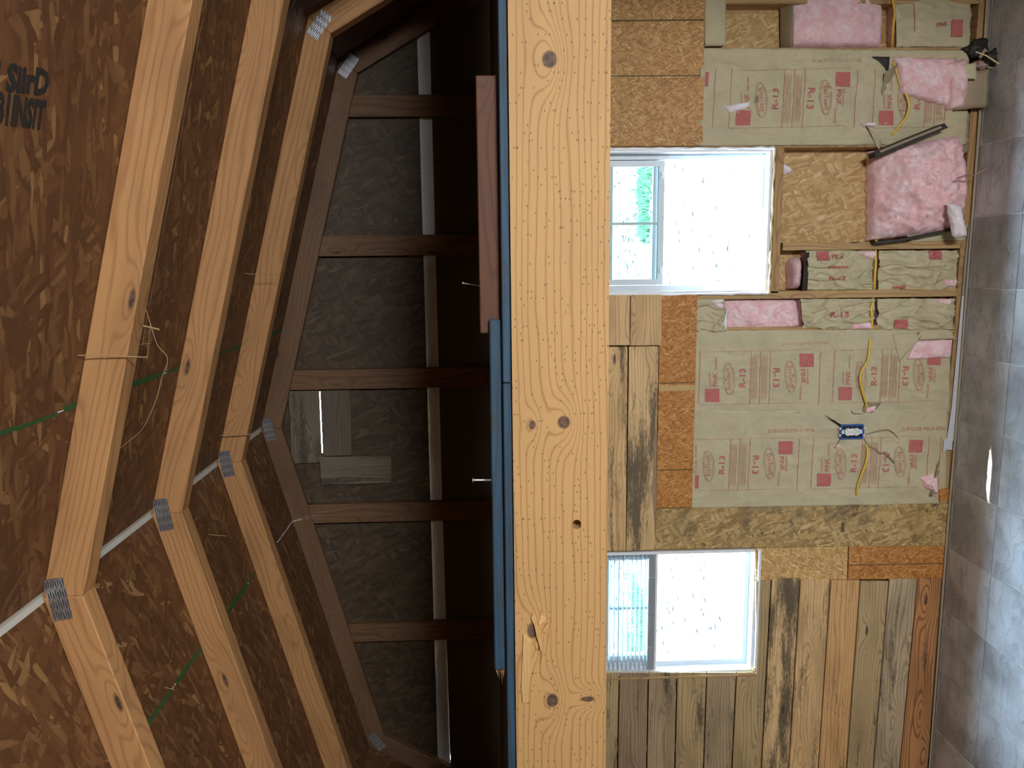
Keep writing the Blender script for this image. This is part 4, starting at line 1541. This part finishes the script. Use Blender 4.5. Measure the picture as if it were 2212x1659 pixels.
mk('box_rim', *loc_frame(0.005, YO, SF + 0.055), 'box_blue', out)
mk('box_shade_sheet', *box(oc.x - hx + 0.005, oc.x + hx - 0.005, YO + 0.004, YO + 0.008, oc.z - hz + 0.005, oc.z + hz - 0.005), 'box_dark', out)  # near-black sheet behind the rim stands for the shaded inside of the box
mk('yoke', *join(box(oc.x - 0.010, oc.x + 0.010, YO + 0.001, YO + 0.0025, oc.z - hz - 0.006, oc.z + hz + 0.006),
                 box(oc.x - 0.020, oc.x + 0.020, YO + 0.001, YO + 0.0025, oc.z - hz - 0.005, oc.z - hz + 0.004),
                 box(oc.x - 0.020, oc.x + 0.020, YO + 0.001, YO + 0.0025, oc.z + hz - 0.004, oc.z + hz + 0.005)), 'galv_light', out)
for s in (-1, 1):
    cz = oc.z + s * 0.0195
    pts = []
    for k in range(28):
        t = 2 * math.pi * k / 28
        pts.append((oc.x + 0.0172 * math.cos(t), cz + max(-0.0145, min(0.0145, 0.0172 * math.sin(t)))))
    rc = mk('receptacle', *prism(pts, YO - 0.004, YO + 0.02), 'white_plastic', out)
    for dx in (-0.0065, 0.0065):
        mk('slot', *box(oc.x + dx - 0.0011, oc.x + dx + 0.0011, YO - 0.0046, YO - 0.0035, cz + 0.000, cz + 0.008), 'black', rc)
    mk('slot', *prism([(oc.x + 0.0024 * math.cos(a), cz - 0.007 + 0.0024 * math.sin(a)) for a in ang], YO - 0.0046, YO - 0.0035), 'black', rc)
mk('centre_bridge', *box(oc.x - 0.0165, oc.x + 0.0165, YO - 0.0025, YO + 0.018, oc.z - 0.006, oc.z + 0.006), 'white_plastic', out)
for dz in (0.0, hz + 0.001, -hz - 0.001):
    c = Vector((oc.x, YO, oc.z + dz))
    mk('screw', *tube([c + Vector((0, -0.004, 0)), c + Vector((0, 0.002, 0))], 0.003, 10), 'steel', out)
for dx in (-0.016, 0.016):
    for dz in (hz + 0.004, -hz - 0.004):
        c = Vector((oc.x + dx, YO, oc.z + dz))
        mk('plaster_ear', *tube([c + Vector((0, -0.001, 0)), c + Vector((0, 0.001, 0))], 0.0055, 10), 'galv_light', out)

# ================================================================== CABLE
def cab(pts):
    return [on_y(a, b, y) for a, b, y in pts]


cp = cab([(1925, -60, SF - .004), (1929, 0, SF - .006), (1933, 24, SF - .008), (1930, 55, SF - .006), (1928, 90, SF + .02), (1926, 112, SF + .045), (1926, 128, SF + .01), (1933, 143, SF - .01), (1940, 165, SF - .012),
          (1946, 186, SF - .016), (1958, 206, SF - .026), (1964, 228, SF - .03), (1958, 252, SF - .026), (1944, 272, SF - .02), (1928, 290, SF - .012), (1915, 306, SF + .02), (1905, 330, SF + .05), (1896, 430, SF + .06), (1893, 520, SF + .05), (1892, 545, SF - .002),
          (1892, 570, SF - .014), (1890, 600, SF - .012), (1889, 622, SF - .004), (1887, 636, SF + .03), (1886, 648, SF - .004), (1882, 668, SF - .016), (1883, 690, SF - .014), (1884, 706, SF - .006), (1882, 720, SF + .012), (1880, 734, SF - .006),
          (1878, 755, SF - .016), (1874, 780, SF - .018), (1862, 800, SF - .018), (1858, 818, SF - .018), (1862, 840, SF - .018), (1868, 862, SF - .017), (1873, 880, SF - .010), (1874, 892, SF + .012), (1850, 925, SF + .03), (1862, 948, SF + .02), (1871, 957, SF - .006),
          (1874, 980, SF - .018), (1870, 1002, SF - .020), (1860, 1028, SF - .020), (1853, 1050, SF - .018), (1851, 1068, SF - .012), (1851, 1080, SF + .016), (1851, 1110, SF + .03)])
cable = mk('electrical_cable', *tube(spline(cp, 6), 0.0056, 8, 0.55), 'yellow', smooth=True)
tag(cable, 'yellow house wiring cable running along the wall through the studs', 'cable')

# ================================================================== FOOT OF THE WALL
es = mk('trim_1', *join(*[prism(pq([(a, b), (a + 3.2, b), (c + 3.2, d), (c, d)], SF - 0.021), SF - 0.023, SF - 0.020) for (a, b), (c, d) in (((2133, -40), (2110, 310)), ((2110, 310), (2066, 890)), ((2066, 890), (2044, 1150)), ((2044, 1150), (2003, 1700)))]), 'edge_strip')
tag(es, 'thin curled edge of the floor covering along the back wall', kind='structure')
ws = empty('white_strip', on_y(2060, 900, SF - 0.01))
tag(ws, 'white plastic strip tucked between the bottom plate and the floor', 'strip')
slab('long_leg', [(2078, 640), (2083, 640), (2066, 890), (2061, 950), (2036, 980), (2046, 945), (2056, 880), (2066, 770)], SF - 0.012, 0.003, 'white_strip', ws, 0)
slab('end_tab', [(2040, 948), (2058, 950), (2057, 972), (2037, 971)], SF - 0.015, 0.003, 'white_strip', ws, 0)
gs = slab('grey_strip', [(2094, 480), (2098, 480), (2080, 760), (2072, 765), (2078, 640), (2084, 560)], SF - 0.011, 0.003, 'strip_grey', None, 0)
tag(gs, 'grey plastic strip along the plate beside the narrow bay', 'strip')
cz_ = slab('splintered_block', [(2030, 1058), (2050, 1056), (2048, 1084), (2030, 1086)], SF - 0.016, 0.014, 'osb_orange', None, 0)
tag(cz_, 'small ragged strand board block at the floor corner of the plate', 'wood scrap')

# ================================================================== LOOSE THINGS ON THE LOFT EDGE
def board(name, px0, px1, z0, z1, y0, dep, mat, label, cat='board', group=None):
    x0, x1 = px0, px1
    v, f = bevbox(min(x0, x1), max(x0, x1), y0, y0 + dep, z0, z1, 0.0025)
    o = mk(name, v, f, mat)
    tag(o, label, cat, group)
    return o


xj = on_y(1090, 828, 1.918).x
board('painted_board', XR - 0.01, xj + 0.001, ZT + 0.002, ZT + 0.0225, 1.918, 0.07, 'blue_paint', 'dull blue painted board on the beam, under the loose orange plank', group='blue painted boards on the loft edge')
board('painted_board', xj - 0.001, XL + 0.01, ZT + 0.002, ZT + 0.0225, 1.917, 0.07, 'blue_paint', 'blue painted board on the beam, under the board with a snapped end', group='blue painted boards on the loft edge')
xa, xb = on_y(1080, 690, 1.936).x, on_y(1080, 1448, 1.936).x
bb = empty('painted_board', ((xa + xb) / 2, 1.96, ZT + 0.023))
tag(bb, 'upper blue painted board with a snapped, splintered end', 'board', 'blue painted boards on the loft edge')
mk('plank_body', *bevbox(xb, xa, 1.936, 1.985, ZT + 0.0245, ZT + 0.0535, 0.003), 'blue_paint', bb)
random.seed(11)
for k in range(9):
    z0 = ZT + 0.026 + 0.0027 * k
    ln = random.uniform(0.015, 0.05)
    V = [(xb + 0.004, 1.937 + 0.004 * (k % 3), z0), (xb + 0.004, 1.965, z0), (xb + 0.004, 1.95, z0 + 0.006), (xb - ln, 1.945 + random.uniform(-.008, .012), z0 + random.uniform(-.003, .006))]
    mk('splinter', V, [(0, 1, 2), (0, 3, 1), (1, 3, 2), (2, 3, 0)], 'broken', bb)
x0, x1 = on_y(1050, 163, 1.955).x, on_y(1050, 720, 1.955).x
board('loose_plank', x0, x1, ZT + 0.0245, ZT + 0.076, 1.952, 0.035, 'orange_wood', 'loose reddish orange plank standing on edge on the loft', 'plank')


def screw(px_tip, px_head, y, zbase, label, thick=0.003, headr=0.0065, mat='steel'):
    b, h = on_y(*px_tip, y), on_y(*px_head, y)
    b.z = max(b.z, zbase)
    root = empty('screw', b)
    tag(root, label, 'screw')
    d = (h - b)
    pts, rr = [], []
    n = 36
    for i in range(n + 1):
        t = i / n
        pts.append(b + d * t)
        rr.append(thick * (1.25 if (i % 2 and t < 0.65) else 0.85))
    mk('shank', *tube(pts, rr, 8), mat, root)
    mk('head', *tube([h, h + d.normalized() * 0.002, h + d.normalized() * 0.0035], [thick, headr, headr], 12), mat, root)
    return root


screw((1086, 1037), (1024, 1037), 1.945, ZT + 0.0, 'long screw standing upright in the loft edge', 0.0028)
screw((1045, 619), (1002, 612), 2.10, ZT + 0.02, 'thin nail standing up behind the orange plank', 0.0018, 0.004)

# ================================================================== COBWEBS
def web(label, strands, group='cobwebs under the roof'):
    root = empty('cobweb', Vector(strands[0][0][0]))
    tag(root, label, 'cobweb', group)
    for pts, r in strands:
        mk('thread', *tube(spline(pts, 5), r, 5), 'web', root)


def wp(seq, y):
    return [on_y(a, b, y + (i * 0.01)) for i, (a, b) in enumerate(seq)]


web('dusty cobweb looping below the nearest roof truss', [
    (wp([(298, 632), (315, 668), (325, 700), (340, 745), (362, 775), (350, 815), (335, 870), (313, 918)], 1.95), 0.0012),
    (wp([(313, 918), (300, 935), (270, 960), (245, 985), (228, 1040)], 1.95), 0.0009),
    (wp([(280, 700), (310, 704), (345, 712)], 1.86), 0.0022),
    (wp([(325, 700), (322, 735), (318, 775)], 1.95), 0.0007), (wp([(285, 760), (300, 745), (325, 742)], 1.92), 0.0005)])
web('stiff dusty thread lying across the nearest roof truss', [(wp([(138, 770), (200, 767), (260, 769), (318, 772)], 1.735), 0.0014)])
web('short stiff thread between second and third roof trusses, above the blue board', [(wp([(505, 588), (545, 592), (600, 593)], 2.85), 0.0014)])
web('long straight thread from third truss to the gable tooth plate', [(wp([(440, 942), (500, 940), (560, 938)], 2.95), 0.0016)])
web('thin thread hanging between the second truss and its roof sheet', [(wp([(418, 1152), (455, 1155), (490, 1158)], 2.7), 0.0013)])
web('thin thread near the green sheet joint on the low side', [(wp([(326, 1478), (352, 1484), (376, 1490)], 2.1), 0.0010)])

# ================================================================== OUTSIDE
v, f = box(-60, 60, -60, 90, -0.8, -0.35)
gr = mk('ground', v, f, 'ground')
tag(gr, 'sunlit bare ground with dry leaves outside the windows', kind='structure')
# dry leaves and grass seen through the panes
random.seed(21)


def scatter(n, xr, yr, size, fn):
    V, Fc = [], []
    for _ in range(n):
        x, y = random.uniform(*xr), random.uniform(*yr)
        k = len(V)
        vv, ff = fn(x, y)
        V += vv
        Fc += [tuple(i + k for i in q) for q in ff]
    return V, Fc


def leaf(x, y):
    s = random.uniform(0.03, 0.07)
    a = random.uniform(0, 6.28)
    c, d = math.cos(a) * s, math.sin(a) * s
    z = -0.345
    h = random.uniform(0, 0.035)
    return [(x - c, y - d, z), (x + d * 0.5, y - c * 0.5, z + h), (x + c, y + d, z + 0.006), (x - d * 0.5, y + c * 0.5, z + h * 0.6)], [(0, 1, 2, 3)]


M['leaf'] = plain('leaf', srgb(50, 42, 33), 0.9, var=0.3, scale=3)
M['grass'] = plain('grass', srgb(40, 66, 30), 0.9, var=0.2, scale=3)
lv = mk('leaf_litter', *scatter(9000, (-10, 4.5), (5.5, 19), 0.05, leaf), 'leaf')
tag(lv, 'dry brown leaf litter on the ground outside the windows', 'leaf litter', kind='stuff')


def blade(x, y):
    h = random.uniform(0.05, 0.14)
    a = random.uniform(0, 6.28)
    c, d = math.cos(a) * 0.02, math.sin(a) * 0.02
    return [(x - c, y - d, -0.35), (x + c, y + d, -0.35), (x + d * 2, y - c * 2, -0.35 + h)], [(0, 1, 2)]


patches = [(1.42, 12.5, 0.35, 0.7), (1.0, 12.7, 0.3, 0.5), (0.45, 12.6, 0.2, 0.4), (-5.9, 12.6, 0.35, 0.9), (-6.6, 12.2, 0.5, 0.8), (-7.1, 12.9, 0.4, 0.9)]
parts = []
for (cx, cy, rx, ry) in patches:
    parts.append(join(*[blade(random.gauss(cx, rx * 0.55), random.gauss(cy, ry * 0.45)) for _ in range(520)]))
gs2 = mk('grass', *join(*parts), 'grass')
tag(gs2, 'green grass tufts on the ground outside the windows', 'grass', kind='stuff')

# unseen trees added to keep the sky's light off the ground outside
M['foliage'] = plain('foliage', srgb(52, 84, 34), 0.9, var=0.3, scale=2)
M['bark'] = plain('bark', srgb(84, 70, 58), 0.95, var=0.4, scale=8)
random.seed(31)
for k, (tx, ty, rad, tz, lab) in enumerate(((2.5, 13.5, 4.4, 5.6, 'broad tree added to shade the ground behind the open window'), (-4.0, 18.2, 3.6, 3.6, 'low tree added for shade between the two windows'), (-10.2, 12.2, 4.4, 5.8, 'tree added for shade behind the blind window'))):
    root = empty('added_shade_tree', (tx, ty, -0.35))
    tag(root, lab, 'tree', 'unseen trees added for shade behind the shed')
    mk('trunk', *tube([(tx, ty, -0.4), (tx + 0.1, ty, 1.5), (tx, ty + 0.1, tz - 1.0)], [0.28, 0.2, 0.14], 10), 'bark', root)
    V, Fc = [], []
    for _ in range(5200):
        while True:
            q = Vector((random.uniform(-1, 1), random.uniform(-1, 1), random.uniform(-1, 1)))
            if 0.3 < q.length < 1:
                break
        c = Vector((tx + q.x * rad, ty + q.y * rad, tz + q.z * rad * 0.42))
        a = Vector((random.uniform(-1, 1), random.uniform(-1, 1), random.uniform(-.5, .5))).normalized() * random.uniform(0.14, 0.26)
        b = a.cross(Vector((random.uniform(-.4, .4), random.uniform(-.4, .4), 1))).normalized() * a.length * 0.6
        i = len(V)
        V += [tuple(c - a), tuple(c - b), tuple(c + a), tuple(c + b)]
        Fc.append((i, i + 1, i + 2, i + 3))
    mk('foliage', V, Fc, 'foliage', root)
